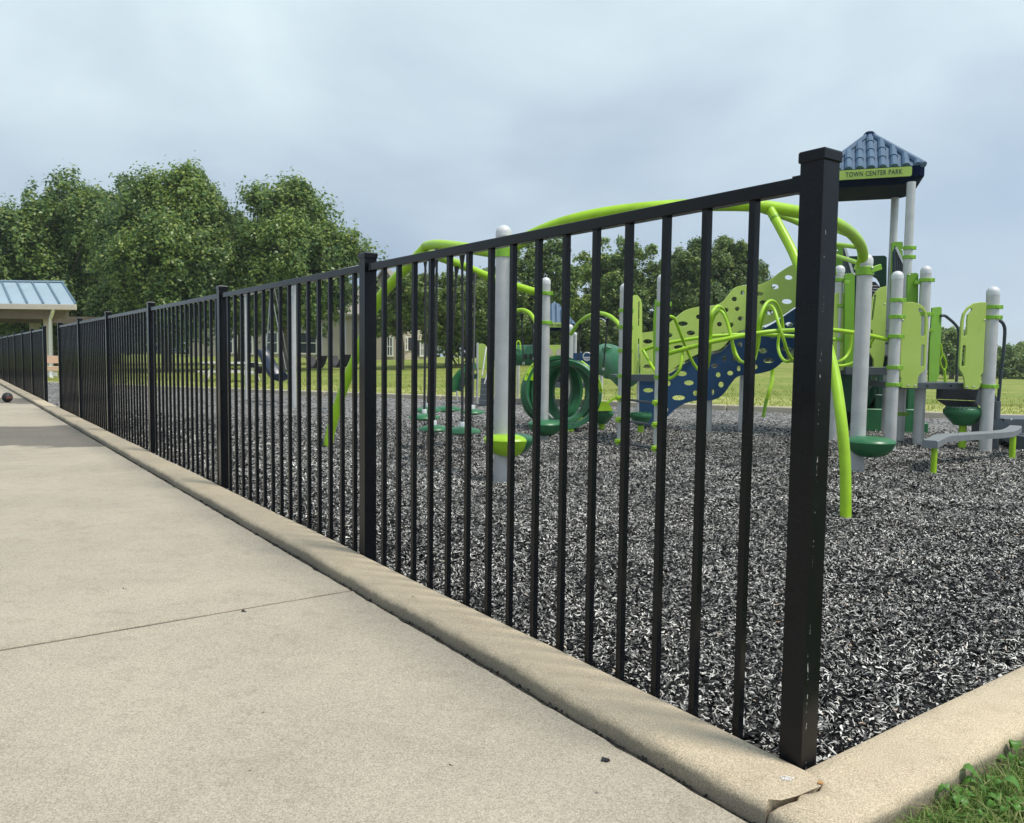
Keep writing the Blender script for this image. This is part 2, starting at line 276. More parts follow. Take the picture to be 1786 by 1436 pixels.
# ------------------------------------------------------------------ mesh building
def wloc(o):
    v = Vector((0, 0, 0))
    while o is not None: v += o.location; o = o.parent
    return v
class MB:
    def __init__(s): s.v = []; s.f = []
    def add(s, vs, fs):
        b = len(s.v); s.v += [tuple(v) for v in vs]; s.f += [tuple(i + b for i in f) for f in fs]; return s
    def box(s, c, size, rz=0.0):
        c = Vector(c); hx, hy, hz = (k / 2 for k in size); ca, sa = math.cos(rz), math.sin(rz); vs = []
        for z in (-hz, hz):
            for x, y in ((-hx, -hy), (hx, -hy), (hx, hy), (-hx, hy)): vs.append((c.x + x * ca - y * sa, c.y + x * sa + y * ca, c.z + z))
        return s.add(vs, [(3, 2, 1, 0), (4, 5, 6, 7), (0, 1, 5, 4), (1, 2, 6, 5), (2, 3, 7, 6), (3, 0, 4, 7)])
    def bar(s, a, b, w, h):
        """square bar from a to b: w across (horizontal), h the other way"""
        a, b = Vector(a), Vector(b); d = (b - a).normalized()
        up = Vector((0, 0, 1)) if abs(d.z) < 0.95 else Vector((0, 1, 0))
        sd_ = d.cross(up).normalized(); u2 = sd_.cross(d).normalized(); vs = []
        for p in (a, b):
            for i, j in ((-1, -1), (1, -1), (1, 1), (-1, 1)): vs.append(p + sd_ * (i * w / 2) + u2 * (j * h / 2))
        return s.add(vs, [(3, 2, 1, 0), (4, 5, 6, 7), (0, 1, 5, 4), (1, 2, 6, 5), (2, 3, 7, 6), (3, 0, 4, 7)])
    def tube(s, path, r, n=10, closed=False):
        P = [Vector(p) for p in path]; L = len(P); rr = r if isinstance(r, (list, tuple)) else [r] * L
        prev = None; vs = []
        for i, p in enumerate(P):
            if closed: t = (P[(i + 1) % L] - P[i - 1]).normalized()
            else: t = (P[min(i + 1, L - 1)] - P[max(i - 1, 0)]).normalized()
            if prev is None:
                ref = Vector((0, 0, 1)) if abs(t.z) < 0.9 else Vector((1, 0, 0)); a = t.cross(ref).normalized()
            else: a = (prev - t * prev.dot(t)).normalized()
            prev = a; b = t.cross(a)
            for k in range(n):
                q = 2 * math.pi * k / n; vs.append(p + a * (math.cos(q) * rr[i]) + b * (math.sin(q) * rr[i]))
        fs = []
        for i in range(L if closed else L - 1):
            j = (i + 1) % L
            for k in range(n): fs.append((i * n + k, i * n + (k + 1) % n, j * n + (k + 1) % n, j * n + k))
        if not closed: fs.append(tuple(range(n - 1, -1, -1))); fs.append(tuple((L - 1) * n + k for k in range(n)))
        return s.add(vs, fs)
    def lathe(s, prof, c, n=20, sx=1.0, sy=1.0, rz=0.0, a0=0.0, a1=2 * math.pi):
        c = Vector(c); full = abs(a1 - a0 - 2 * math.pi) < 1e-6; m = n if full else n + 1; vs = []; fs = []
        for r, z in prof:
            for k in range(m):
                q = a0 + (a1 - a0) * k / n; x, y = r * math.cos(q) * sx, r * math.sin(q) * sy
                vs.append((c.x + x * math.cos(rz) - y * math.sin(rz), c.y + x * math.sin(rz) + y * math.cos(rz), c.z + z))
        for i in range(len(prof) - 1):
            for k in range(n):
                k2 = (k + 1) % m; fs.append((i * m + k, i * m + k2, (i + 1) * m + k2, (i + 1) * m + k))
        if full:
            if prof[0][0] > 1e-5: fs.append(tuple(range(m - 1, -1, -1)))
            if prof[-1][0] > 1e-5: fs.append(tuple((len(prof) - 1) * m + k for k in range(m)))
        return s.add(vs, fs)
    def plate(s, outline, holes, fn, off):
        """filled outline with holes in 2D, mapped to 3D by fn, thickened by vector off"""
        bm = bmesh.new(); edges = []
        for loop in [outline] + list(holes):
            vv = [bm.verts.new((p[0], p[1], 0)) for p in loop]
            for i in range(len(vv)): edges.append(bm.edges.new((vv[i], vv[(i + 1) % len(vv)])))
        bmesh.ops.triangle_fill(bm, use_beauty=True, use_dissolve=False, edges=edges, normal=(0, 0, 1))
        bm.verts.index_update(); pts = [fn(v.co.x, v.co.y) for v in bm.verts]; n = len(pts); off = Vector(off)
        vs = pts + [p + off for p in pts]; fs = []
        for f in bm.faces:
            ids = [v.index for v in f.verts]; fs.append(tuple(ids)); fs.append(tuple(i + n for i in reversed(ids)))
        for e in bm.edges:
            if len(e.link_faces) == 1: a, b = e.verts[0].index, e.verts[1].index; fs.append((a, b, b + n, a + n))
        bm.free(); return s.add(vs, fs)
    def mesh(s, name, matn, origin=(0, 0, 0), smooth=True, angle=35, recalc=True):
        me = bpy.data.meshes.new(name); o = Vector(origin)
        me.from_pydata([(v[0] - o.x, v[1] - o.y, v[2] - o.z) for v in s.v], [], s.f)
        if recalc:
            bm = bmesh.new(); bm.from_mesh(me); bmesh.ops.recalc_face_normals(bm, faces=bm.faces); bm.to_mesh(me); bm.free()
        if smooth:
            me.shade_smooth(); me.set_sharp_from_angle(angle=math.radians(angle))
        me.materials.append(MATS[matn]); return me
    def build(s, name, matn, parent=None, smooth=True, angle=35, bevel=0.0, recalc=True, kind=None, label=None):
        me = s.mesh(name, matn, wloc(parent) if parent else (0, 0, 0), smooth, angle, recalc)
        o = bpy.data.objects.new(name, me); COL.objects.link(o); o.parent = parent
        if bevel:
            md = o.modifiers.new('bevel', 'BEVEL'); md.width = bevel; md.segments = 2; md.limit_method = 'ANGLE'; md.angle_limit = math.radians(40)
        if kind: o['kind'] = kind
        if label: o['label'] = label
        return o
def tag(o, label, cat, group=None):
    o['label'] = label; o['category'] = cat
    if group: o['group'] = group
    return o
def thing(name, label, cat, loc, group=None):
    o = bpy.data.objects.new(name, None); COL.objects.link(o); o.location = loc; o.empty_display_size = 0.1
    return tag(o, label, cat, group)
def link(name, me, parent, loc_world, rot=None, kind=None):
    o = bpy.data.objects.new(name, me); COL.objects.link(o); o.parent = parent
    o.location = Vector(loc_world) - (wloc(parent) if parent else Vector((0, 0, 0)))
    if rot: o.rotation_euler = rot
    if kind: o['kind'] = kind
    return o
def quick(name, verts, faces, matn, parent=None, kind=None, smooth=False):
    """numpy mesh (faces n x k)"""
    me = bpy.data.meshes.new(name); nv = len(verts); k = faces.shape[1]; nf = len(faces)
    o = wloc(parent) if parent else Vector((0, 0, 0)); verts = np.asarray(verts, dtype=np.float32) - np.array(o, dtype=np.float32)
    me.vertices.add(nv); me.vertices.foreach_set('co', verts.ravel())
    me.loops.add(nf * k); me.loops.foreach_set('vertex_index', faces.astype(np.int32).ravel())
    me.polygons.add(nf); me.polygons.foreach_set('loop_start', np.arange(nf, dtype=np.int32) * k)
    me.update(calc_edges=True); me.validate()
    if smooth: me.shade_smooth()
    me.materials.append(MATS[matn]); ob = bpy.data.objects.new(name, me); COL.objects.link(ob); ob.parent = parent
    if kind: ob['kind'] = kind
    return ob

# ------------------------------------------------------------------ summer haze
_hm = bpy.data.materials.new('haze'); _hm.use_nodes = True; _hn = _hm.node_tree; _hn.nodes.remove(_hn.nodes['Principled BSDF'])
_pv = N(_hn, 'ShaderNodeVolumePrincipled', Density=0.0008, Anisotropy=0.3); _pv.inputs['Color'].default_value = (0.93, 0.96, 1.0, 1); _hn.links.new(_pv.outputs[0], _hn.nodes['Material Output'].inputs['Volume'])
MATS['haze'] = _hm
_hz = MB().box((0, 100, 9), (1200, 1400, 24)).build('haze', 'haze', smooth=False); _hz['kind'] = 'stuff'; _hz['label'] = 'thin pale summer haze in the air over the park'; _hz['category'] = 'haze'
# ================================================================== THE SETTING
def vnoise(x, y, s=1.0):
    return (math.sin(x * 2.1 * s + 1.3) * math.cos(y * 1.7 * s - 0.4) + 0.5 * math.sin(x * 4.7 * s + y * 3.9 * s) + 0.35 * math.sin(9.1 * x * s - 7.3 * y * s + 2)) / 1.85
# far border of the playground (a straight kerb running obliquely across the view)
FA = Vector((-12.6, 21.9, 0)); FD = Vector((20.96, -8.8, 0)).normalized(); FN = Vector((-FD.y, FD.x, 0))
HOLLOW = [(gr(a, b, MZ), r, d) for a, b, r, d in ((873, 832, .3, .045), (1494, 814, .34, .06), (948, 764, .32, .05), (1552, 781, .35, .05), (1718, 781, .32, .05), (1601, 773, .3, .04), (1679, 786, .3, .045), (1628, 822, .22, .03), (1765, 796, .22, .03), (1475, 905, .16, .03), (1149, 782, .4, .06), (1085, 772, .35, .05), (780, 800, .9, .05), (1240, 748, .5, .04), (1292, 748, .5, .04), (512, 707, .5, .05), (571, 780, .25, .04))]
def hollow(x, y):
    z = 0.0
    for c, r, d in HOLLOW:
        q = ((x - c.x) ** 2 + (y - c.y) ** 2) / (r * r); z = z - d * np.exp(-q)
    return z
def mulch_z(x, y):
    p = Vector((x, y, 0)) - C0; u = p.dot(U); w = p.dot(Wd); d = max(0.0, min(u, w))
    return -0.035 + (MZ + 0.035) * sst(d / 2.4) + (0.018 * vnoise(x, y) + 0.006 * vnoise(x * 3.1, y * 3.1)) * min(1, d * 2) + float(hollow(x, y))
def lawn_z(x, y):
    e = (Vector((x, y, 0)) - FA).dot(FN)
    a = x / max(y, 1.0); k = 1 - sst((a - 0.33) / 0.2)
    return -0.115 + (0.72 * k - 0.12 * (1 - k)) * sst((e - 2) / 30) + 0.04 * vnoise(x * 0.3, y * 0.3) * sst(e / 4)

g = MB().add([(-400, -200, -0.6), (400, -200, -0.6), (400, 600, -0.6), (-400, 600, -0.6)], [(0, 1, 2, 3)])
g.build('ground', 'terrain_soil', smooth=False)['kind'] = 'structure'
# far lawn, from the far kerb to the skyline
vs, fs = [], []; es = [0.14, 0.6, 1.2, 2, 3, 4.5, 6, 8, 10, 13, 16, 20, 24, 28, 33, 40, 55, 80, 140, 300]; al = np.linspace(-90, 120, 85)
for e in es:
    for a in al:
        p = FA + FD * float(a) + FN * e; vs.append((p.x, p.y, lawn_z(p.x, p.y) if e < 100 else lawn_z(p.x, p.y) - 0.2))
m_ = len(al)
for i in range(len(es) - 1):
    for j in range(m_ - 1): fs.append((i * m_ + j, i * m_ + j + 1, (i + 1) * m_ + j + 1, (i + 1) * m_ + j))
MB().add(vs, fs).build('lawn', 'lawn', recalc=False)['kind'] = 'structure'
# mulch sheet: quadrant between fence, near kerb and far kerb
vs, fs = [], []; nu, nw = 95, 110
us = [0.0] + list(np.geomspace(0.06, 2, 40)) + list(np.arange(2.12, 12, .14)) + list(np.geomspace(12.2, 46, 40)); ws = [0.0] + list(np.geomspace(0.06, 2, 40)) + list(np.arange(2.12, 13, .14)) + list(np.geomspace(13.2, 60, 40)); nu, nw = len(us), len(ws)
idx = {}
for i, u in enumerate(us):
    for j, w in enumerate(ws):
        p = uw(u - 0.004, w - 0.004); e = (p - FA).dot(FN)
        if e > 0.0: p = p - FN * e
        idx[i, j] = len(vs); vs.append((p.x, p.y, mulch_z(p.x, p.y)))
for i in range(nu - 1):
    for j in range(nw - 1):
        q = [idx[i, j], idx[i, j + 1], idx[i + 1, j + 1], idx[i + 1, j]]
        pts = [Vector(vs[k]) for k in q]
        if min((pts[a] - pts[(a + 2) % 4]).length for a in range(2)) < 1e-3: continue
        if all(((p - FA).dot(FN)) > -1e-4 for p in pts): continue
        fs.append(tuple(q))
MULCH = MB().add(vs, fs).build('mulch', 'mulch', recalc=False); MULCH['kind'] = 'structure'
# far kerb
fk = MB()
for k in range(-6, 13):
    a = FA + FD * (k * 3.0 + 0.01); b = FA + FD * (k * 3.0 + 2.99); c = (a + b) / 2 + FN * 0.06
    fk.box((c.x, c.y, -0.25), (2.98, 0.15, 0.30), math.atan2(FD.y, FD.x))
fk.build('far_kerb', 'plain_concrete', bevel=0.02)['kind'] = 'structure'
# near grass verge outside the kerb corner
vs, fs = [], []; n1 = 30
for i in range(n1):
    for j in range(n1):
        u = -0.135 - 6 * (i / (n1 - 1)) ** 2; w = -0.02 + 30 * (j / (n1 - 1)) ** 2; p = uw(u, w)
        vs.append((p.x, p.y, -0.055 - 0.012 * vnoise(p.x * 4, p.y * 4)))
for i in range(n1 - 1):
    for j in range(n1 - 1): fs.append((i * n1 + j, i * n1 + j + 1, (i + 1) * n1 + j + 1, (i + 1) * n1 + j))
MB().add(vs, fs).build('verge', 'terrain_soil', recalc=False)['kind'] = 'structure'

# sidewalk: cast slabs with open joints
SWZ = -0.041; KW = 0.152
walk = MB().add([uw(-4, -KW + 0.02, SWZ - 0.0085), uw(-4, -7.0, SWZ - 0.0085), uw(30, -7.0, SWZ - 0.0085), uw(30, -KW + 0.02, SWZ - 0.0085)], [(0, 1, 2, 3)]).build('sidewalk', 'joint_dirt', smooth=False, recalc=False)
walk['kind'] = 'structure'
JO = [-3.38, -1.70, -0.03, 1.627, 3.29, 4.95, 6.6, 8.25, 9.9, 11.55, 13.2, 14.9, 16.5, 18.2, 19.9, 21.6, 23.3, 25.0, 26.7]
rj = random.Random(3)
def slab(u0, u1, w0, w1):
    """slab with a slightly ragged kerb-side and joint edges"""
    top, low = [], []; n = 40 if u0 < 7 else 6
    ph = rj.random() * 6
    def rag(t, k): return 0.0022 * math.sin(t * 31 + ph + k) + 0.0016 * math.sin(t * 83 + 2 * ph + k) + (0.006 * max(0, math.sin(t * 9 + ph * 3 + k)) ** 8)
    loop = []
    for i in range(n): t = i / n; loop.append((u0 + (u1 - u0) * t, w1 - abs(rag(t * (u1 - u0) * 3, 0)) - 0.002))
    for i in range(n): t = i / n; loop.append((u1 - abs(rag(t * 5, 1)), w1 + (w0 - w1) * t))
    for i in range(3): t = i / 3; loop.append((u1 + (u0 - u1) * t, w0))
    for i in range(n): t = i / n; loop.append((u0 + abs(rag(t * 5, 2)), w0 + (w1 - w0) * t))
    m = len(loop); cu, cw = (u0 + u1) / 2, (w0 + w1) / 2; vs = []
    for dz, ins in ((-0.05, 0.0), (-0.006, 0.0), (0, 0.006)):
        for (a, b) in loop:
            a2 = a + ins * (1 if a < cu else -1) * min(1, abs(a - cu) * 4); b2 = b + ins * (1 if b < cw else -1) * min(1, abs(b - cw) * 4)
            vs.append(uw(a2, b2, SWZ + dz))
    fs = []
    for r in range(2):
        for i in range(m): j = (i + 1) % m; fs.append((r * m + i, r * m + j, (r + 1) * m + j, (r + 1) * m + i))
    fs.append(tuple(2 * m + i for i in range(m)))
    MB().add(vs, fs).build('slab', 'walk', walk, smooth=True, angle=25)
for k in range(len(JO) - 1):
    slab(JO[k] + 0.0095, JO[k + 1] - 0.0095, -3.9, -KW - 0.010)
    slab(JO[k] + 0.0095, JO[k + 1] - 0.0095, -7.0, -3.908)

# kerb along the fence and round the corner, with the crack at the corner
prof = [(-0.004, -0.20), (-0.004, -0.006), (0.004, 0.0), (0.03, 0.0015), (0.06, 0.002), (0.09, 0.0015), (0.124, 0.0005), (0.136, -0.002), (0.1435, -0.007), (0.148, -0.015), (0.150, -0.03), (0.1505, -0.08)]
def crack(o): return -0.036 - 0.08 * o - 0.012 * math.sin(o * 30) + 0.006 * math.sin(o * 95 + 1) + 0.005 * math.sin(o * 190) + 0.003 * math.sin(o * 430) - 0.10 * max(0, 0.05 - o)
def kerb_run(along, across, ss, name, start, jagfn):
    vs, fs = [], []; m = len(prof)
    for i, s_ in enumerate(ss):
        k1 = 1.0 if s_ < 9 else 0.5
        wob = 0.0028 * math.sin(s_ * 5.1) + 0.0018 * math.sin(s_ * 13.7 + 1)
        for (o, z) in prof:
            edge = sst((o - 0.09) / 0.06)
            chip = (0.0022 * math.sin(s_ * 41 + o * 60) + 0.002 * math.sin(s_ * 97 + o * 33) + 0.004 * max(0, math.sin(s_ * 17.0 + 0.7)) ** 10) * edge * k1
            s2 = s_ if i else jagfn(o)
            p = C0 + along * s2 - across * (o + wob * (0.35 + edge)); vs.append((p.x, p.y, z - chip * 0.8 + 0.0018 * math.sin(s_ * 3.3) * (o > -0.001)))
    for i in range(len(ss) - 1):
        for j in range(m - 1): fs.append((i * m + j, i * m + j + 1, (i + 1) * m + j + 1, (i + 1) * m + j))
    fs.append(tuple(range(m)))
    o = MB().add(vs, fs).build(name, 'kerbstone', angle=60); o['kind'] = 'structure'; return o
ss = [0.0] + list(np.arange(0.012, 6, 0.02)) + list(np.arange(6, 30, 0.08))
kerb_run(U, Wd, ss, 'kerb', 0, lambda o: crack(o) + 0.0015)
# the return: its corner block reaches round to the sidewalk side
vs, fs = [], []; ss = [-KW, -KW + 0.002, -0.143, -0.13, -0.115] + list(np.arange(-0.1, 4, 0.02)) + list(np.arange(4, 30, 0.2)); m = len(prof)
zdrop = {-KW: -0.045, -KW + 0.002: -0.03, -0.143: -0.018, -0.13: -0.008, -0.115: -0.002}
for i, s_ in enumerate(ss):
    dz = zdrop.get(s_, 0.0)
    for j, (o, z) in enumerate(prof):
        edge = sst((o - 0.09) / 0.06)
        lead = crack(min(0.15, max(0, -s_))) - 0.0015 if s_ < 0.0 else 0.0
        oo = o - lead * max(0.0, 1 - o / 0.12) if s_ < 0 else o
        chip = (0.002 * math.sin(s_ * 37 + o * 50) + 0.0015 * math.sin(s_ * 91)) * edge
        p = C0 + Wd * s_ - U * (oo * 1.02 + 0.003 * math.sin(s_ * 4) * edge); vs.append((p.x, p.y, min(z, z + dz - chip * 0.8) + (0.0022 * math.sin(s_ * 4.1) if o > 0 else 0)))
for i in range(len(ss) - 1):
    for j in range(m - 1): fs.append((i * m + j, i * m + j + 1, (i + 1) * m + j + 1, (i + 1) * m + j))
fs.append(tuple(range(m)))
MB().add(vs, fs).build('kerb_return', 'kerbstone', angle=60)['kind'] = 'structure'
# white paint daub and rusty fleck on the kerb corner
def daub(name, p, rx, ry, matn, label, cat, z):
    rd = random.Random(hash(name) % 100); pts = [(p.x + rx * (0.75 + 0.5 * rd.random()) * math.cos(t), p.y + ry * (0.75 + 0.5 * rd.random()) * math.sin(t)) for t in np.linspace(0, 2 * math.pi, 22, endpoint=False)]
    vs = [(a, b, z) for a, b in pts] + [(a * 0.9 + p.x * 0.1, b * 0.9 + p.y * 0.1, z + 0.0015) for a, b in pts]; n = len(pts)
    return tag(MB().add(vs, [tuple(n + i for i in range(n))] + [(i, (i + 1) % n, n + (i + 1) % n, n + i) for i in range(n)]).build(name, matn, smooth=False), label, cat)
mat('paint_white', (0.78, 0.78, 0.78), 0.7, 0.08, 40, 0.3, 200)
_nt = MATS['paint_white'].node_tree; _g = N(_nt, 'ShaderNodeNewGeometry'); _n = N(_nt, 'ShaderNodeTexNoise', Scale=420.0, Detail=3.0); _nt.links.new(_g.outputs['Position'], _n.inputs['Vector'])
_l = N(_nt, 'ShaderNodeMath', operation='LESS_THAN'); _l.inputs[1].default_value = 0.5; _nt.links.new(_n.outputs['Fac'], _l.inputs[0]); _t = N(_nt, 'ShaderNodeBsdfTransparent'); _m = N(_nt, 'ShaderNodeMixShader')
_nt.links.new(_l.outputs[0], _m.inputs[0]); _nt.links.new(_nt.nodes['Principled BSDF'].outputs[0], _m.inputs[1]); _nt.links.new(_t.outputs[0], _m.inputs[2]); _nt.links.new(_m.outputs[0], _nt.nodes['Material Output'].inputs['Surface']); mat('rust_fleck', (0.42, 0.22, 0.08), 0.9, 0.2, 60)
daub('paint_daub', gr(1372, 1358, 0.003), 0.0125, 0.008, 'paint_white', 'white paint daub on the kerb beside the near corner post', 'paint', 0.0026)
daub('rust_chip', gr(1431, 1366, 0.003), 0.0055, 0.0045, 'rust_fleck', 'small orange rust chip on the kerb at the corner crack', 'chip', 0.003)

# ================================================================== FENCE
FO = 0.026                                   # fence centre line, just inside the kerb
PS = 0.0475; PKT = 0.0152; RAILH = 0.0265; RAILZ = 1.068; POSTZ = 1.115
def fence_u(px, z=0.5):
    """distance along the fence of the point on the fence plane seen at photo column px"""
    lo, hi = -0.5, 60.0
    for _ in range(60):
        mid = (lo + hi) / 2; p = uw(mid, FO, z) - CAMPOS; x = PW / 2 + F * p.dot(RIGHT) / p.dot(FWD)
        if x > px: lo = mid
        else: hi = mid
    return lo
RZ = math.atan2(Wd.y, Wd.x)
post_me = MB().box((0, 0, POSTZ / 2 - 0.15), (PS, PS, POSTZ - 0.012 + 0.3), RZ).mesh('post', 'black_coat', smooth=False)
cm = MB(); ca_, sa_ = math.cos(RZ), math.sin(RZ)
def rot2(x, y): return (x * ca_ - y * sa_, x * sa_ + y * ca_)
caps = []
for r, z in ((0.0258, -0.001), (0.0266, 0.001), (0.0266, 0.016), (0.0250, 0.0190), (0.014, 0.0225)):
    for sx, sy in ((-1, -1), (1, -1), (1, 1), (-1, 1)): a = rot2(sx * r, sy * r); caps.append((a[0], a[1], z))
cf = [(i * 4 + k, i * 4 + (k + 1) % 4, (i + 1) * 4 + (k + 1) % 4, (i + 1) * 4 + k) for i in range(4) for k in range(4)] + [(3, 2, 1, 0), (16, 17, 18, 19)]
cap_me = cm.add(caps, cf).mesh('cap', 'black_coat', smooth=False)
PKH = RAILZ - RAILH / 2 + 0.2
pick_me = MB().box((0, 0, PKH / 2 - 0.2), (PKT, PKT, PKH), RZ).mesh('picket', 'black_coat', smooth=False)
brk_me = MB().box((0, 0, 0), (RAILH + 0.0035, 0.022, RAILH + 0.004), RZ).mesh('bracket', 'black_coat', smooth=False)
def fence(name, label, posts, npk, first_special=None):
    t = thing(name, label, 'fence', uw(posts[0], FO, 0))
    for i, u in enumerate(posts):
        p = uw(u, FO, 0); me = post_me
        if i == 0 and first_special: me = post_me.copy(); me.materials.clear(); me.materials.append(first_special)
        o = link('post', me, t, p); c = link('cap', cap_me, o, p + Vector((0, 0, POSTZ - 0.013)))
    for i in range(len(posts) - 1):
        a, b = posts[i], posts[i + 1]
        MB().bar(uw(a + PS / 2 + 0.001, FO, RAILZ), uw(b - PS / 2 - 0.001, FO, RAILZ), RAILH, RAILH).build('top_rail', 'black_coat', t, smooth=False, bevel=0.002)
        for u in (a + PS / 2 + 0.012, b - PS / 2 - 0.012): link('bracket', brk_me, t, uw(u, FO, RAILZ))
        gap = (b - a) / (npk + 1)
        pk = PK1 if (i == 0 and first_special) else [a + k * gap for k in range(1, npk + 1)]
        for k, ku in enumerate(pk): link('picket', pick_me, t, uw(ku, FO + 0.0008 * math.sin(k * 7.3 + i), 0))
    return t
def scuffed():
    m = MATS['black_coat'].copy(); m.name = 'black_coat_scuffed'; nt = m.node_tree; b = nt.nodes['Principled BSDF']
    t = N(nt, 'ShaderNodeTexCoord'); rot = N(nt, 'ShaderNodeVectorRotate', rotation_type='Z_AXIS'); rot.inputs['Angle'].default_value = -RZ; nt.links.new(t.outputs['Object'], rot.inputs['Vector'])
    sp = N(nt, 'ShaderNodeSeparateXYZ'); nt.links.new(rot.outputs[0], sp.inputs[0])
    nz1 = N(nt, 'ShaderNodeTexNoise', Scale=7.0, Detail=2.0); nt.links.new(rot.outputs[0], nz1.inputs['Vector'])
    xo = N(nt, 'ShaderNodeMath', operation='MULTIPLY_ADD'); xo.inputs[1].default_value = 0.02; xo.inputs[2].default_value = -0.021; nt.links.new(nz1.outputs['Fac'], xo.inputs[0])
    df = N(nt, 'ShaderNodeMath', operation='SUBTRACT'); nt.links.new(sp.outputs['X'], df.inputs[0]); nt.links.new(xo.outputs[0], df.inputs[1])
    ab = N(nt, 'ShaderNodeMath', operation='ABSOLUTE'); nt.links.new(df.outputs[0], ab.inputs[0])
    lt = N(nt, 'ShaderNodeMath', operation='LESS_THAN'); lt.inputs[1].default_value = 0.0013; nt.links.new(ab.outputs[0], lt.inputs[0])
    mpz = N(nt, 'ShaderNodeMapping'); mpz.inputs['Scale'].default_value = (150, 150, 42); nt.links.new(rot.outputs[0], mpz.inputs['Vector'])
    nz2 = N(nt, 'ShaderNodeTexNoise', Scale=1.0, Detail=4.0, Roughness=0.7); nt.links.new(mpz.outputs['Vector'], nz2.inputs['Vector'])
    gt = N(nt, 'ShaderNodeMath', operation='GREATER_THAN'); gt.inputs[1].default_value = 0.6; nt.links.new(nz2.outputs['Fac'], gt.inputs[0])
    mu = N(nt, 'ShaderNodeMath', operation='MULTIPLY'); nt.links.new(lt.outputs[0], mu.inputs[0]); nt.links.new(gt.outputs[0], mu.inputs[1])
    yl = N(nt, 'ShaderNodeMath', operation='LESS_THAN'); yl.inputs[1].default_value = -PS / 2 + 0.004; nt.links.new(sp.outputs['Y'], yl.inputs[0])
    mu2 = N(nt, 'ShaderNodeMath', operation='MULTIPLY'); nt.links.new(mu.outputs[0], mu2.inputs[0]); nt.links.new(yl.outputs[0], mu2.inputs[1])
    old = b.inputs['Base Color'].links[0].from_socket
    mx_ = N(nt, 'ShaderNodeMix', data_type='RGBA'); mx_.inputs[7].default_value = (0.45, 0.45, 0.42, 1); nt.links.new(mu2.outputs[0], mx_.inputs[0]); nt.links.new(old, mx_.inputs[6]); nt.links.new(mx_.outputs[2], b.inputs['Base Color'])
    return m
P1 = fence_u(1408.5)
PK1 = [fence_u(x, 0.79) for x in (1309, 1227, 1158, 1094, 1037.8, 986, 938, 893.6, 855.5, 817.5, 784, 752.5, 723, 695.5, 669.8)]
near_posts = [P1] + [fence_u(x) for x in (641.5, 389.5, 265.5, 190.8, 141, 106)]
print('fence posts', [round(u, 2) for u in near_posts])
fence('metal_fence', 'black metal picket fence running from the near corner post along the kerb', near_posts, 15, scuffed())
far_posts = [fence_u(x) for x in (79, 57.6, 41.2, 27.3, 16, 5.6, -3)]
fence('metal_fence', 'far run of black picket fence beyond the gap in the fence at left', far_posts, 15)

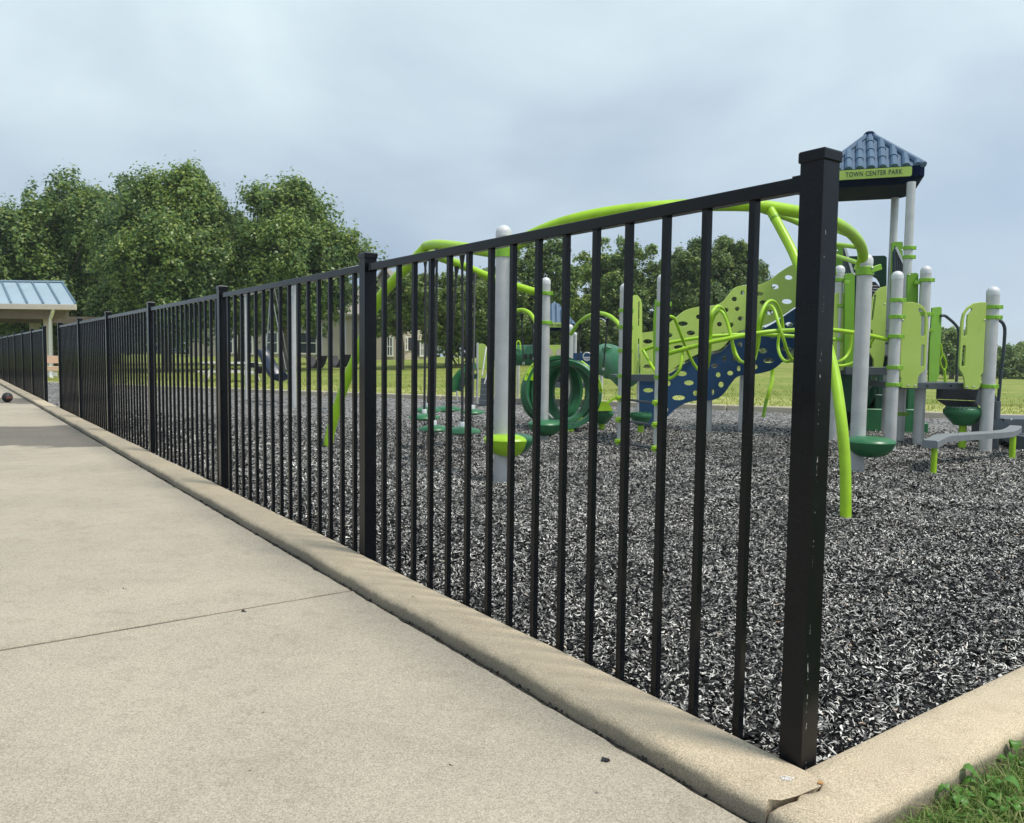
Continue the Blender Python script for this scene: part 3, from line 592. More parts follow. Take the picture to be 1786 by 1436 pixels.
# ================================================================== MULCH CHIPS
def chips(name, r0, r1, dens, sc, seed, kind, fade=0.01):
    rg = np.random.default_rng(seed); a0, a1 = -0.54, 0.78; area = 0.5 * (a1 - a0) * (r1 ** 2 - r0 ** 2); n = int(area * dens)
    rf = r1 + 0.011 if fade < 0.1 else r1; r = np.sqrt(rg.uniform(r0 ** 2, r1 ** 2, n)); a = rg.uniform(a0, a1, n); x = r * np.sin(a); y = r * np.cos(a)
    u = (x - CX) * U.x + (y - CY) * U.y; w = (x - CX) * Wd.x + (y - CY) * Wd.y; k = (u > 0.006) & (w > 0.006) & (rg.random(n) < np.clip((rf - r) / fade, 0, 1)); x, y, u, w = x[k], y[k], u[k], w[k]; n = len(x)
    d = np.clip(np.minimum(u, w), 0, None); t = np.clip(d / 2.4, 0, 1)
    vn = (np.sin(x * 2.1 + 1.3) * np.cos(y * 1.7 - 0.4) + 0.5 * np.sin(x * 4.7 + y * 3.9) + 0.35 * np.sin(9.1 * x - 7.3 * y + 2)) / 1.85
    vf = lambda x, y: (np.sin(x * 2.1 + 1.3) * np.cos(y * 1.7 - 0.4) + 0.5 * np.sin(x * 4.7 + y * 3.9) + 0.35 * np.sin(9.1 * x - 7.3 * y + 2)) / 1.85
    vn = 0.018 * vf(x, y) + 0.006 * vf(x * 3.1, y * 3.1)
    z = -0.035 + (MZ + 0.035) * (t * t * (3 - 2 * t)) + hollow(x, y) + vn * np.minimum(1, d * 2) + rg.uniform(0.0, 0.012, n) * sc
    strand = kind == 'strand'
    ln = (np.clip(rg.lognormal(-4.52, 0.45, n), 0.004, 0.032) if strand else np.clip(rg.lognormal(-4.2, 0.35, n), 0.006, 0.034)) * sc / 2
    wd = (np.clip(rg.lognormal(-5.85, 0.4, n), 0.0012, 0.007) if strand else np.clip(rg.lognormal(-4.65, 0.35, n), 0.004, 0.018)) * sc / 2
    if strand: z = z + 0.004 * sc
    ang = rg.uniform(0, 2 * np.pi, n); tilt = rg.normal(0, 0.45 if strand else 0.3, n); roll = rg.normal(0, 0.4, n)
    dx = np.stack([np.cos(ang) * np.cos(tilt), np.sin(ang) * np.cos(tilt), np.sin(tilt)], 1)
    sx = np.stack([-np.sin(ang) * np.cos(roll), np.cos(ang) * np.cos(roll), np.sin(roll)], 1)
    nn = np.cross(dx, sx); P = np.stack([x, y, z], 1); side = rg.normal(0, 0.7 if strand else 0.15, n); bend = rg.normal(0, 0.35, n)
    q = [-1.0, -0.35, 0.35, 1.0]; off = [0.0, 0.5, 0.5, 0.0] if strand else [0.0, 0.2, 0.3, 0.0]; wf = [0.5, 1.0, 0.9, 0.4] if strand else [0.45, 1.0, 0.85, 0.35]
    tw2 = rg.uniform(-1, 1, n) * (0.5 if strand else 0); rows = []
    for k in range(4):
        c_ = P + dx * (ln * q[k])[:, None] + sx * (side * ln * off[k] + tw2 * ln * (0.35 if k == 1 else -0.35 if k == 2 else 0))[:, None] + nn * (bend * ln * off[k])[:, None]
        w_ = (wd * wf[k] * rg.uniform(0.75, 1.2, n))[:, None]; rows += [c_ - sx * w_, c_ + sx * w_]
    V = np.stack(rows, 1).reshape(-1, 3); b = (np.arange(n) * 8)[:, None]
    Fc = np.concatenate([b + np.array([[0, 1, 3, 2]]), b + np.array([[2, 3, 5, 4]]), b + np.array([[4, 5, 7, 6]])], 0)
    o = quick(name, V, Fc, 'rubber_strand' if strand else 'rubber_chunk', kind='stuff'); o['category'] = 'mulch'; return o
for (r0, r1, dc, ds, sc, lab, sd0) in ((1.35, 3.0, 13500, 14500, 0.92, 'close behind the fence', 1), (3.0, 5.2, 9000, 9000, 1.08, 'in the middle of the playground', 3), (5.2, 13.0, 2600, 4200, 1.5, 'under the play equipment', 5)):
    chips('rubber_mulch_chunks', r0, r1, dc, sc, sd0, 'chunk', 6.0 if r1 > 10 else .01)['label'] = 'black rubber mulch chunks ' + lab
    chips('rubber_mulch_strands', r0, r1, ds, sc, sd0 + 1, 'strand', 6.0 if r1 > 10 else .01)['label'] = 'pale shredded fibre strands of the mulch ' + lab
# loose crumbs in the groove between walk and kerb and on the walk
rg = random.Random(11); gv, gf = [], []
def crumb(p, s, rg=rg):
    b = len(gv); e = [Vector((rg.uniform(-1, 1), rg.uniform(-1, 1), rg.uniform(-.3, .6))).normalized() * s for _ in range(3)]
    for a in (1, -1):
        for v in e: gv.append(tuple(p + v * a * rg.uniform(.7, 1.2)))
    for f in ((0, 1, 2), (3, 5, 4), (0, 2, 4), (0, 4, 5), (0, 5, 1), (1, 5, 3), (1, 3, 2), (2, 3, 4)): gf.append(tuple(b + i for i in f))
for k in range(900):
    u = rg.uniform(0, 1) ** 1.5 * 12 - 0.1; w = -KW - 0.006 + rg.gauss(0, 0.005); crumb(uw(u, w, SWZ - 0.008 + rg.uniform(0, 0.006)), rg.uniform(0.0015, 0.0055) * (1 + u / 10))
MB().add(gv, gf).build('groove_grit', 'rubber_black', smooth=False, recalc=False, kind='stuff').update_tag()
bpy.data.objects['groove_grit']['label'] = 'dark grit and rubber crumbs lying in the groove beside the kerb'; bpy.data.objects['groove_grit']['category'] = 'grit'
for (px, py, s, zz, lab) in ((1056, 1328, 0.0085, SWZ, 'black rubber crumb on the sidewalk near the fence corner'), (424, 1067, 0.007, SWZ, 'flat dark crumb beside the nearest sidewalk joint'),
                         (720, 1041, 0.0045, 0.004, 'small black crumb on top of the kerb by the second fence post'), (786, 1335, 0.003, SWZ, 'tiny dark crumb in the middle of the nearest slab'),
                         (462, 1090, 0.003, SWZ, 'tiny twig crumb just below the nearest joint'), (215, 1027, 0.0035, SWZ, 'tiny dark crumb on the second slab')):
    gv, gf = [], []; crumb(gr(px, py, zz) + Vector((0, 0, s * 0.3)), s, random.Random(px)); crumb(gr(px + 4, py + 1, zz) + Vector((0, 0, s * 0.3)), s * .7, random.Random(px + 1))
    tag(MB().add(gv, gf).build('rubber_crumb', 'rubber_black', smooth=False), lab, 'crumb')
# dark ball-like thing lying on the far sidewalk
b = gr(13, 702, SWZ); t = thing('ball', 'small dark ball with a brownish band lying on the far sidewalk', 'ball', b); rB = 0.075
mat('ball_red', (0.14, 0.05, 0.04), 0.5)
MB().lathe([(0, -rB)] + [(rB * math.cos(q), rB * math.sin(q)) for q in np.linspace(-1.4, 1.4, 12)] + [(0, rB)], b + Vector((0, 0, rB)), 18).build('shell', 'rubber_black', t)
MB().lathe([(rB * 1.01 * math.cos(q), rB * 1.01 * math.sin(q)) for q in np.linspace(-0.25, 0.25, 4)], b + Vector((0, 0, rB)), 18, a0=-1.2, a1=0.6).build('band', 'ball_red', t)

# ================================================================== NEAR GRASS AND WEEDS
def blades(name, n, pos, hgt, wid, matn, seed, spread=0.5):
    rg = np.random.default_rng(seed); P = pos(rg, n); n = len(P); h = rg.uniform(*hgt, n); wv = rg.uniform(*wid, n); a = rg.uniform(0, 2 * np.pi, n)
    lean = rg.normal(0, spread, (n, 2)); sx = np.stack([np.cos(a), np.sin(a), 0 * a], 1) * wv[:, None] / 2
    m1 = P + np.concatenate([lean * h[:, None] * 0.35, (h * 0.6)[:, None]], 1); tip = P + np.concatenate([lean * h[:, None], (h * np.clip(1 - np.abs(lean).sum(1) * 0.35, .25, 1))[:, None]], 1)
    V = np.stack([P - sx, P + sx, m1 - sx * .75, m1 + sx * .75, tip - sx * .1, tip + sx * .1], 1).reshape(-1, 3); b = (np.arange(n) * 6)[:, None]
    return quick(name, V, np.concatenate([b + [[0, 1, 3, 2]], b + [[2, 3, 5, 4]]], 0), matn, kind='stuff')
def verge_pos(rg, n):
    w = rg.uniform(0.0, 1.5, n); u = -KW - 0.012 - np.abs(rg.normal(0, 0.22, n)) - 0.01
    x = CX + U.x * u + Wd.x * w; y = CY + U.y * u + Wd.y * w
    return np.stack([x, y, np.full(n, -0.06)], 1)
o = blades('verge_grass', 16000, verge_pos, (0.025, 0.07), (0.0015, 0.0038), 'grass_blade', 5, 0.9); o['label'] = 'green grass growing against the kerb at the lower right corner'; o['category'] = 'grass'
def weed(px, py, rad, n, lab, kind=0, seed=0, hgt=0.03):
    rg = random.Random(seed); base = gr(px, py, -0.05); t = thing('weed', lab, 'weed', base, 'weeds at the kerb corner')
    stem = MB(); 
    for k in range(n):
        a = 2 * math.pi * k / n + rg.uniform(-.4, .4); L = rad * .8 * rg.uniform(.5, 1.15); hz = hgt * rg.uniform(.5, 1.3); d = Vector((math.cos(a), math.sin(a), 0)); sd_ = Vector((-d.y, d.x, 0))
        st = base + Vector((0, 0, 0.004)); kn = base + d * L * .4 + Vector((0, 0, hz * .8))
        stem.tube([st, (st + kn) / 2 + Vector((0, 0, .004)), kn], 0.0012, 5)
        vs, fs = [], []; m = 9; wv = L * (0.30 if kind == 0 else 0.2)
        for i in range(m):
            q = i / (m - 1); c = kn + d * L * .75 * q + Vector((0, 0, hz * (.5 * math.sin(q * 2.2) - .55 * q * q)))
            prof_ = math.sin(math.pi * min(1, q * .93 + .04)) ** .8; jag = 1 + (0.35 * (-1) ** i if kind == 1 else 0.06 * (-1) ** i)
            ww = wv * prof_ * jag; up = Vector((0, 0, 0.25 * ww))
            vs += [c - sd_ * ww + up, c, c + sd_ * ww + up]
        for i in range(m - 1):
            b = i * 3; fs += [(b, b + 1, b + 4, b + 3), (b + 1, b + 2, b + 5, b + 4)]
        MB().add(vs, fs).build('leaf', 'weed_leaf', t, angle=60, recalc=False)
    stem.build('stem', 'weed_leaf', t)
weed(1555, 1428, 0.028, 5, 'jagged small weed leaning on the kerb, leftmost of the weeds', 1, 2, 0.035)
weed(1668, 1408, 0.045, 9, 'clump of pointed green leaves against the kerb face', 1, 3, 0.03)
weed(1722, 1390, 0.055, 6, 'broad pale leaf weed between the grass and the kerb', 0, 4, 0.035)
weed(1775, 1345, 0.045, 7, 'leafy weed at the right edge of the picture by the kerb', 0, 5, 0.035)
weed(1752, 1424, 0.05, 8, 'round leaved weed in the bottom right corner', 0, 6, 0.025)
weed(1690, 1433, 0.04, 8, 'low weed at the bottom edge among the grass', 1, 8, 0.02)
weed(1620, 1434, 0.03, 6, 'small weed below the kerb near the bottom edge', 1, 9, 0.02)
for (x0, y0, x1, y1, lab) in ((1722, 1375, 1706, 1318, 'single dark grass stalk standing up against the kerb'), (1750, 1320, 1738, 1295, 'thin short grass stalk right of the dark one')):
    a = gr(x0, y0, -0.05); dd = a.y; bq = at(x1, y1, dd - 0.01); md = (a + bq) / 2 + Vector((0.004, 0, 0))
    tag(MB().tube(catmull([a, md, bq], 5), [0.0016 * (1 - .85 * i / 10) for i in range(11)], 5).build('grass_stalk', 'weed_leaf'), lab, 'grass stalk')
# ================================================================== PLAYGROUND KIT
def yz(px, py, depth): return at(px, py, depth).z
def pole(t, bx, by, top_y, r=None, clamps=(), depth=None, cap=True, wpx=None, z0=None, matn='silver'):
    """upright pole from its foot in the mulch; clamps are photo rows"""
    z0 = MZ if z0 is None else z0
    b = gr(bx, by, z0) if depth is None else at(bx, by, depth)
    D = b.y
    if wpx: r = wpx * D / F / 2
    # find the height whose projection has row top_y
    lo, hi = b.z, b.z + 8
    def row(z): p = Vector((b.x, b.y, z)) - CAMPOS; return PH / 2 + F * p.dot(DOWN) / p.dot(FWD)
    def zat(y):
        lo, hi = -3.0, 9.0
        for _ in range(50):
            m = (lo + hi) / 2
            if row(m) > y: lo = m
            else: hi = m
        return lo
    zt = zat(top_y); zc = zt - r * 0.95 if cap else zt
    o = MB().tube([(b.x, b.y, min(b.z, MZ) - 0.3), (b.x, b.y, zc)], r, 20).build('pole', matn, t)
    if cap: MB().lathe([(r * 1.03, -0.03)] + [(r * 1.03 * math.cos(q), r * 0.97 * math.sin(q)) for q in np.linspace(0, 1.45, 7)] + [(0, r * .98)], (b.x, b.y, zc), 20).build('cap', 'silver_cap', o)
    for cy in clamps:
        z = zat(cy); clamp(o, b, z, r)
    return dict(o=o, x=b.x, y=b.y, r=r, zt=zt, zat=zat, D=D)
def clamp(parent, b, z, r, h=0.042, ear=None):
    m = MB().lathe([(r + .001, -h / 2), (r + .011, -h / 2), (r + .011, h / 2), (r + .001, h / 2)], (b.x, b.y, z), 20)
    m.box((b.x + (r + .012) * (1 if ear is None else ear), b.y - r * .4, z), (.035, .03, h * 1.05)); m.box((b.x + .2 * r, b.y - r - .01, z), (.03, .016, h * .8))
    m.build('clamp', 'lime_clamp', parent, bevel=0.002)
def circ(cx, cy, rx, ry, n=14, rot=0.0):
    return [(cx + rx * math.cos(a) * math.cos(rot) - ry * math.sin(a) * math.sin(rot), cy + rx * math.cos(a) * math.sin(rot) + ry * math.sin(a) * math.cos(rot)) for a in np.linspace(0, 2 * math.pi, n, endpoint=False)]
def slot(x0, y0, x1, y1, w, n=6):
    a = math.atan2(y1 - y0, x1 - x0); out = []
    for (cx, cy, s0) in ((x1, y1, a - math.pi / 2), (x0, y0, a + math.pi / 2)):
        for k in range(n + 1): q = s0 + math.pi * k / n; out.append((cx + w / 2 * math.cos(q), cy + w / 2 * math.sin(q)))
    return out
def pxp(t, name, matn, outline, depth, thick=0.02, holes=(), bevel=0.0, label=None, smooth=False):
    fn = depth if callable(depth) else (lambda x: depth)
    m = MB().plate(outline, holes, lambda x, y: at(x, y, fn(x)), (0, thick, 0)); return m.build(name, matn, t, smooth=smooth, bevel=bevel, label=label)
def ptube(t, name, matn, pts, wpx=None, r=None, n=8, seg=10):
    """tube through (px, py, depth) points"""
    P = catmull([at(*p) for p in pts], n); return MB().tube(P, r, seg + 2).build(name, matn, t, angle=60)
def bolts(t, pts, depth, r=0.012, matn='steel', name='bolt'):
    for (x, y) in pts:
        p = at(x, y, depth); MB().lathe([(r, 0), (r * .9, r * .5), (r * .5, r * .8), (0, r * .85)], (0, 0, 0), 8)
        m = MB(); prof_ = [(r, 0), (r * .9, r * .5), (r * .5, r * .8), (0, r * .85)]; n = 8; vs = []
        for rr, h in prof_:
            for k in range(n): q = 2 * math.pi * k / n; vs.append((p.x + rr * math.cos(q), p.y - h, p.z + rr * math.sin(q)))
        fs = [(i * n + k, i * n + (k + 1) % n, (i + 1) * n + (k + 1) % n, (i + 1) * n + k) for i in range(3) for k in range(n)]
        m.add(vs, fs).build(name, matn, t)
LENS = [(0, .32), (.5, .3), (.8, .22), (.95, .1), (1.0, -.03), (.97, -.17), (.85, -.52), (.65, -.86), (.45, -1.02), (0, -1.08)]
def lens(rad, hh): return [(r * rad, z * hh) for r, z in LENS]

# ------------------------------------------------------------------ overhead climber
OC = thing('overhead_climber', 'bright lime overhead tube climber on thick silver poles with lime bent legs', 'climber', gr(873, 830, MZ))
pA = pole(OC, 873.5, 832, 393, wpx=26.5, clamps=()); pB = pole(OC, 948, 764, 484, wpx=16, clamps=(512, 563)); pE = pole(OC, 1494, 814, 443, wpx=25.5)
def zA(y): return pA['zat'](y)
bA = Vector((pA['x'], pA['y'], 0)); bE = Vector((pE['x'], pE['y'], 0))
MB().lathe([(pA['r'] + .001, -.035), (pA['r'] + .009, -.035), (pA['r'] + .009, .035), (pA['r'] + .001, .035)], (bA.x, bA.y, zA(441)), 20).build('clamp', 'lime_clamp', pA['o'])
R1 = 0.045
# left horseshoe: pole A -> far left bend -> pole B
ptube(OC, 'overhead_rail', 'lime_tube', [(868, 441, 6.45), (845, 438, 6.6), (800, 431, 6.95), (762, 427, 7.3), (743, 430, 7.6), (741, 437, 7.85), (757, 445, 8.1), (800, 461, 8.6), (850, 482, 9.0), (905, 501, 9.3), (940, 511, 9.45)], r=R1)
# long rail: pole A over the top to pole E
ptube(OC, 'overhead_rail', 'lime_tube', [(885, 441, 6.35), (905, 424, 6.25), (935, 407, 6.15), (985, 388, 6.0), (1050, 373, 5.9), (1130, 363, 5.82), (1215, 358, 5.8), (1300, 358, 5.85), (1345, 362, 5.9), (1400, 372, 6.0), (1450, 386, 6.25), (1481, 404, 6.6), (1501, 428, 6.95), (1505, 452, 7.15), (1497, 472, 7.2)], r=R1)
ptube(OC, 'inner_rail', 'lime_tube', [(1318, 362, 5.95), (1345, 371, 6.1), (1388, 386, 6.5), (1425, 408, 7.2), (1446, 440, 8.2), (1456, 478, 9.4)], r=0.026)
for a, b in (((1440, 395, 7.0), (1478, 409, 6.55)), ((1440, 424, 7.8), (1494, 431, 6.95)), ((1440, 441, 8.2), (1497, 459, 7.15))):
    MB().tube([at(*a), at(*b)], 0.02, 10).build('rung', 'lime_tube', OC)
# the bent legs
ptube(OC, 'leg', 'lime_tube', [(742, 433, 7.62), (720, 456, 7.7), (692, 484, 7.85), (664, 518, 8.0), (645, 556, 8.1), (626, 610, 8.25), (600, 675, 8.35), (580, 740, 8.4), (572, 778, 8.4), (568, 800, 8.4)], r=0.05)
ptube(OC, 'leg', 'lime_tube', [(1343, 366, 5.88), (1362, 400, 5.75), (1385, 445, 5.6), (1410, 510, 5.4), (1436, 580, 5.2), (1455, 650, 5.05), (1467, 730, 4.9), (1474, 810, 4.85), (1475, 905, 4.82), (1475, 935, 4.82)], r=0.0335)
a = at(1351, 380, 5.82); b2 = at(1353, 383, 5.81); MB().tube([a, b2], 0.0345, 14).build('joint_ring', 'lime_dark', OC)
# saddle clamp on pole E
p = at(1497, 472, 7.2); MB().lathe([(pE['r'] + .001, -.045), (pE['r'] + .012, -.045), (pE['r'] + .012, .03), (pE['r'] + .001, .03)], (bE.x, bE.y, pE['zat'](472)), 20).bar(Vector((bE.x + .02, bE.y - pE['r'], pE['zat'](473))), Vector((bE.x + .125, bE.y - pE['r'] * .6, pE['zat'](466))), .02, .05).build('clamp', 'lime_clamp', pE['o'], bevel=.004)
bolts(pE['o'], [(1521, 468)], pE['D'] - .09, .012)
# pod seats on the poles
def pod(px, py, D, rad, hh, name='pod_step', parent=OC):
    c = at(px, py, D); return MB().lathe(lens(rad, hh), c, 28).build(name, 'green_plastic', parent, angle=50), c
o, c = pod(891, 765, pA['D'] + .0, .19, .12); o.name = 'pod_step'
m = MB().lathe([(r * .205, z * .128) for r, z in LENS], c + Vector((-.01, -.012, 0)), 20, a0=math.radians(150), a1=math.radians(310)); m.build('pod_saddle', 'lime_tube', o, angle=50)
pod(951, 739, pB['D'] - .12, .21, .13); pod(1518, 770, pE['D'] - .15, .21, .13)

# ------------------------------------------------------------------ hanging discs
def disc(px, py, D, hw, cx, top, lab, chain_y, cable=True):
    c = at(px, py, D); r = hw * D / F; t = thing('hanging_disc', lab, 'stepping disc', c, 'hanging discs under the lime rail')
    MB().lathe([(0, r * .22), (r * .3, r * .2), (r * .65, r * .13), (r * .95, r * .03), (r, -.012), (r * .9, -r * .1), (r * .6, -r * .2), (r * .3, -r * .26), (0, -r * .27)], c, 24).build('disc', 'green_plastic', t, angle=50)
    if cable:
        a = at(*top); b = c + Vector((0, 0, r * .2)); MB().tube([b, (a * .5 + b * .5) + Vector((.004, 0, 0)), a], 0.011, 8).build('cable', 'cable', t)
        MB().tube([a + (b - a) * .02, a + (b - a) * .09], [.028, .012], 8).build('cable_end', 'rubber_black', t)
        MB().lathe([(.024, -.005), (.024, .03), (.018, .04), (0, .04)], b, 10).build('collar', 'silver_cap', t)
    # chain to the ground
    m = MB(); z0 = c.z - r * .25; z1 = MZ - .02; n = max(2, int((z0 - z1) / .034))
    for k in range(n):
        zc = z0 + (z1 - z0) * (k + .5) / n; pts = []
        for q in np.linspace(0, 2 * math.pi, 8, endpoint=False):
            l, h = .011 * math.cos(q), .021 * math.sin(q); pts.append((c.x + (l if k % 2 else 0), c.y + (0 if k % 2 else l), zc + h))
        m.tube(pts, .0035, 5, closed=True)
    m.build('chain', 'chain_rust', t)
mat('chain_rust', (0.10, 0.075, 0.065), 0.6, 0.3, 40, metal=0.4)
disc(746, 715, 8.2, 25, 746, (757, 447, 8.05), 'green hanging disc at the back left of the disc ring', 760)
disc(780, 713, 8.5, 25, 780, (797, 461, 8.55), 'green hanging disc at the very back of the disc ring', 760)
disc(824, 718, 8.0, 22, 824, (828, 475, 8.8), 'green hanging disc at the back right of the disc ring', 770)
disc(740, 727, 7.5, 28, 740, (742, 440, 7.6), 'green hanging disc at the left end of the disc ring', 790)
disc(757, 747, 7.0, 28, 757, (762, 432, 7.25), 'green hanging disc at the front left of the disc ring', 810)
disc(806, 751, 6.6, 33, 806, (806, 437, 6.9), 'green hanging disc at the front right, nearest the silver pole', 826)

# ------------------------------------------------------------------ ladder climber with arches
LC = thing('ladder_climber', 'silver pole ladder with lime brackets, slotted lime panel and lime arches', 'climber', gr(1110, 775, MZ))
pF = pole(LC, 1085, 772, 494, wpx=19, clamps=(542, 571, 612, 656)); pG = pole(LC, 1149, 782, 478, wpx=20, clamps=(531, 609, 658)); pC = pole(LC, 991, 742, 566, wpx=12, clamps=())
pH = pole(LC, 1113, 722, 600, wpx=7)
def gv3(p, y, dx=0, dy=-.07): return Vector((p['x'] + dx, p['y'] + dy, p['zat'](y)))
for y0, y1 in ((696, 704), (733, 742), (771, 783)):
    MB().tube([gv3(pF, y0), gv3(pG, y1)], .014, 10).build('rung', 'deck_gray', LC)
    for P_, y in ((pF, y0), (pG, y1)):
        q = gv3(P_, y, 0, -.02); MB().box(q + Vector((-.02, -.04, .022)), (.13, .1, .03)).bar(q + Vector((-.09, -.05, .012)), q + Vector((-.05, -.05, -.02)), .05, .025).build('bracket', 'lime_tube', LC, bevel=.004)
MB().bar(gv3(pF, 659, .02, .0), gv3(pG, 660, -.02, .0), .04, .075).build('deck_edge', 'deck_gray', LC, bevel=.003)
dk = at(1120, 655, 9.0); MB().box((dk.x, 9.45, dk.z - .02), (.52, .75, .03)).build('deck', 'deck_gray', LC)
outl = [(1102, 655), (1102, 518), (1106, 515), (1112, 515), (1118, 522), (1120, 532), (1120, 625), (1118, 632), (1115, 640), (1114, 655)]
pxp(LC, 'slotted_panel', 'lime_panel', outl, lambda x: 8.95 + (x - 1102) * .012, .03, [slot(1114.5, 527, 1114, 568, 2.2), slot(1114, 592, 1113.5, 624, 2.2)], bevel=.003)
pxp(LC, 'edge_panel', 'lime_dark', [(1140, 560), (1143, 522), (1146, 522), (1147, 570), (1146, 640), (1140, 640)], 8.9, .03)
def arch(pts, r=.026): return ptube(LC, 'arch', 'lime_tube', pts, r=r)
arch([(996, 583, 10.8), (1006, 568, 10.6), (1022, 554, 10.3), (1042, 547, 10.0), (1060, 550, 9.75), (1074, 560, 9.55), (1083, 571, 9.4)])
arch([(880, 562, 10.6), (893, 547, 10.5), (908, 541, 10.4), (922, 545, 10.3), (932, 558, 10.2), (938, 575, 10.1)])
def hang(x0, y0, x1, y1, D):
    t = thing('hanging_cable', f'black cable hanging from the lime arch towards the green rings, {hang.n}', 'cable', at(x1, y1, D)); a, b = at(x0, y0, D), at(x1, y1, D)
    MB().tube([a, b], .009, 8).build('rope', 'cable', t); MB().tube([a, a + (b - a) * .14], [.026, .011], 8).build('rope_end', 'rubber_black', t); MB().tube([b, b + (a - b) * .05], .016, 8).build('shackle', 'steel', t)
for (x0, y0, x1, y1, D, nm) in ((910, 548, 913, 636, 10.4, 'leftmost one'), (929, 552, 931, 628, 10.25, 'second from left'), (1012, 566, 1008, 632, 10.5, 'third from left'), (1060, 556, 1052, 646, 9.8, 'rightmost one')):
    hang.n = nm; hang(x0, y0, x1, y1, D)

# ------------------------------------------------------------------ green ring tunnel
RT = thing('ring_tunnel', 'swirl of big dark green plastic rings with lime edge strips behind the fence', 'climber', gr(985, 752, MZ))
def ring(px, py, D, R, w, yaw, pitch, name='ring', strips=()):
    c = at(px, py, D); cy_, sy_ = math.cos(yaw), math.sin(yaw); cp, sp_ = math.cos(pitch), math.sin(pitch)
    def tf(a, b, d):    # a right, b up, d away
        b2, d2 = b * cp - d * sp_, b * sp_ + d * cp; a2, d3 = a * cy_ - d2 * sy_, a * sy_ + d2 * cy_
        return c + Vector((a2, d3, b2))
    cross = [(R - .03, -w / 2), (R + .012, -w / 2 - .012), (R + .016, -w * .32), (R - .012, -w * .2), (R - .02, 0), (R - .012, w * .2), (R + .016, w * .32), (R + .012, w / 2 + .012), (R - .03, w / 2), (R - .055, w * .2), (R - .06, 0), (R - .055, -w * .2)]
    n = 48; vs = [tf(r * math.cos(q), r * math.sin(q), d) for q in np.linspace(0, 2 * math.pi, n, endpoint=False) for r, d in cross]; k = len(cross)
    fs = [(i * k + j, i * k + (j + 1) % k, ((i + 1) % n) * k + (j + 1) % k, ((i + 1) % n) * k + j) for i in range(n) for j in range(k)]
    o = MB().add(vs, fs).build(name, 'green_plastic', RT, angle=40)
    for (q0, q1) in strips:
        qs = np.radians(np.linspace(q0, q1, 10)); vs = []
        for q in qs:
            for rr, d in ((R + .02, -w / 2 - .016), (R + .06, -w / 2 - .016), (R + .06, -w / 2 + .02), (R + .02, -w / 2 + .02)): vs.append(tf(rr * math.cos(q), rr * math.sin(q), d))
        fs = [(i * 4 + j, i * 4 + (j + 1) % 4, i * 4 + 4 + (j + 1) % 4, i * 4 + 4 + j) for i in range(9) for j in range(4)] + [(3, 2, 1, 0), (36, 37, 38, 39)]
        st = MB().add(vs, fs).build('edge_strip', 'lime_tube', o)
        for q in qs[1::3]:
            pb = tf((R + .04) * math.cos(q), (R + .04) * math.sin(q), -w / 2 - .02); MB().lathe([(.009, -.006), (.009, .006), (0, .008)], pb, 8).build('bolt', 'rubber_black', o)
ring(963, 683, 10.75, .43, .21, .62, -.06, strips=((105, 160),))
ring(973, 682, 10.55, .44, .19, .22, .14, strips=((120, 165), (-75, -50)))
ring(988, 688, 10.3, .43, .18, -.30, -.04, strips=((5, 45), (-100, -75)))
ring(998, 684, 10.75, .40, .19, -.72, .06, strips=((15, 65),))
MB().tube([at(1000, 742, 10.2), gr(1000, 756, MZ - .05)], .02, 8).build('foot', 'rubber_black', RT); MB().tube([at(965, 742, 10.4), gr(966, 757, MZ - .05)], .02, 8).build('foot', 'rubber_black', RT)
# ------------------------------------------------------------------ mushroom pods
def mushroom(px, y0, y1, D, hw, by, lab, extra=False):
    c = at(px, y0, D); hp = (y1 - y0) * D / F; r = hw * D / F; t = thing('pod_seat', lab, 'stepping pod', Vector((c.x, c.y, MZ)), 'green stepping pods on lime stems')
    MB().lathe([(0, .004), (r * .93, 0), (r, -.018), (r, -hp * .33), (r * .97, -hp * .38), (r * .45, -hp), (0, -hp)], c, 26).build('pod', 'green_plastic', t, angle=40)
    m = MB()
    for k in range(26): q = 2 * math.pi * k / 26; m.box(c + Vector((r * .86 * math.cos(q), r * .86 * math.sin(q), .004)), (.02, .02, .01), q)
    m.build('grip_studs', 'green_plastic', t, kind='stuff')
    MB().tube([(c.x, c.y, c.z - hp), (c.x, c.y, MZ - .2)], .04, 14).build('stem', 'lime_tube', t)
    return t
mushroom(1681, 712, 742, 9.1, 32, 786, 'green mushroom pod on a lime stem beside the right deck pole')
mushroom(1118, 721, 742, 10.1, 19, 748, 'green studded pod seat behind the ladder rungs')
t = mushroom(1050, 717, 739, 10.6, 20, 745, 'green pod seat with a lime cross bracket beside the rings')
MB().bar(at(1030, 690, 10.5), at(1062, 714, 10.5), .04, .035).bar(at(1079, 690, 10.5), at(1042, 714, 10.52), .04, .035).build('cross_arm', 'lime_tube', t, bevel=.004)
pxp(t, 'bracket', 'lime_tube', [(1036, 717), (1038, 708), (1046, 701), (1055, 700), (1064, 707), (1069, 717)], 10.42, .05)

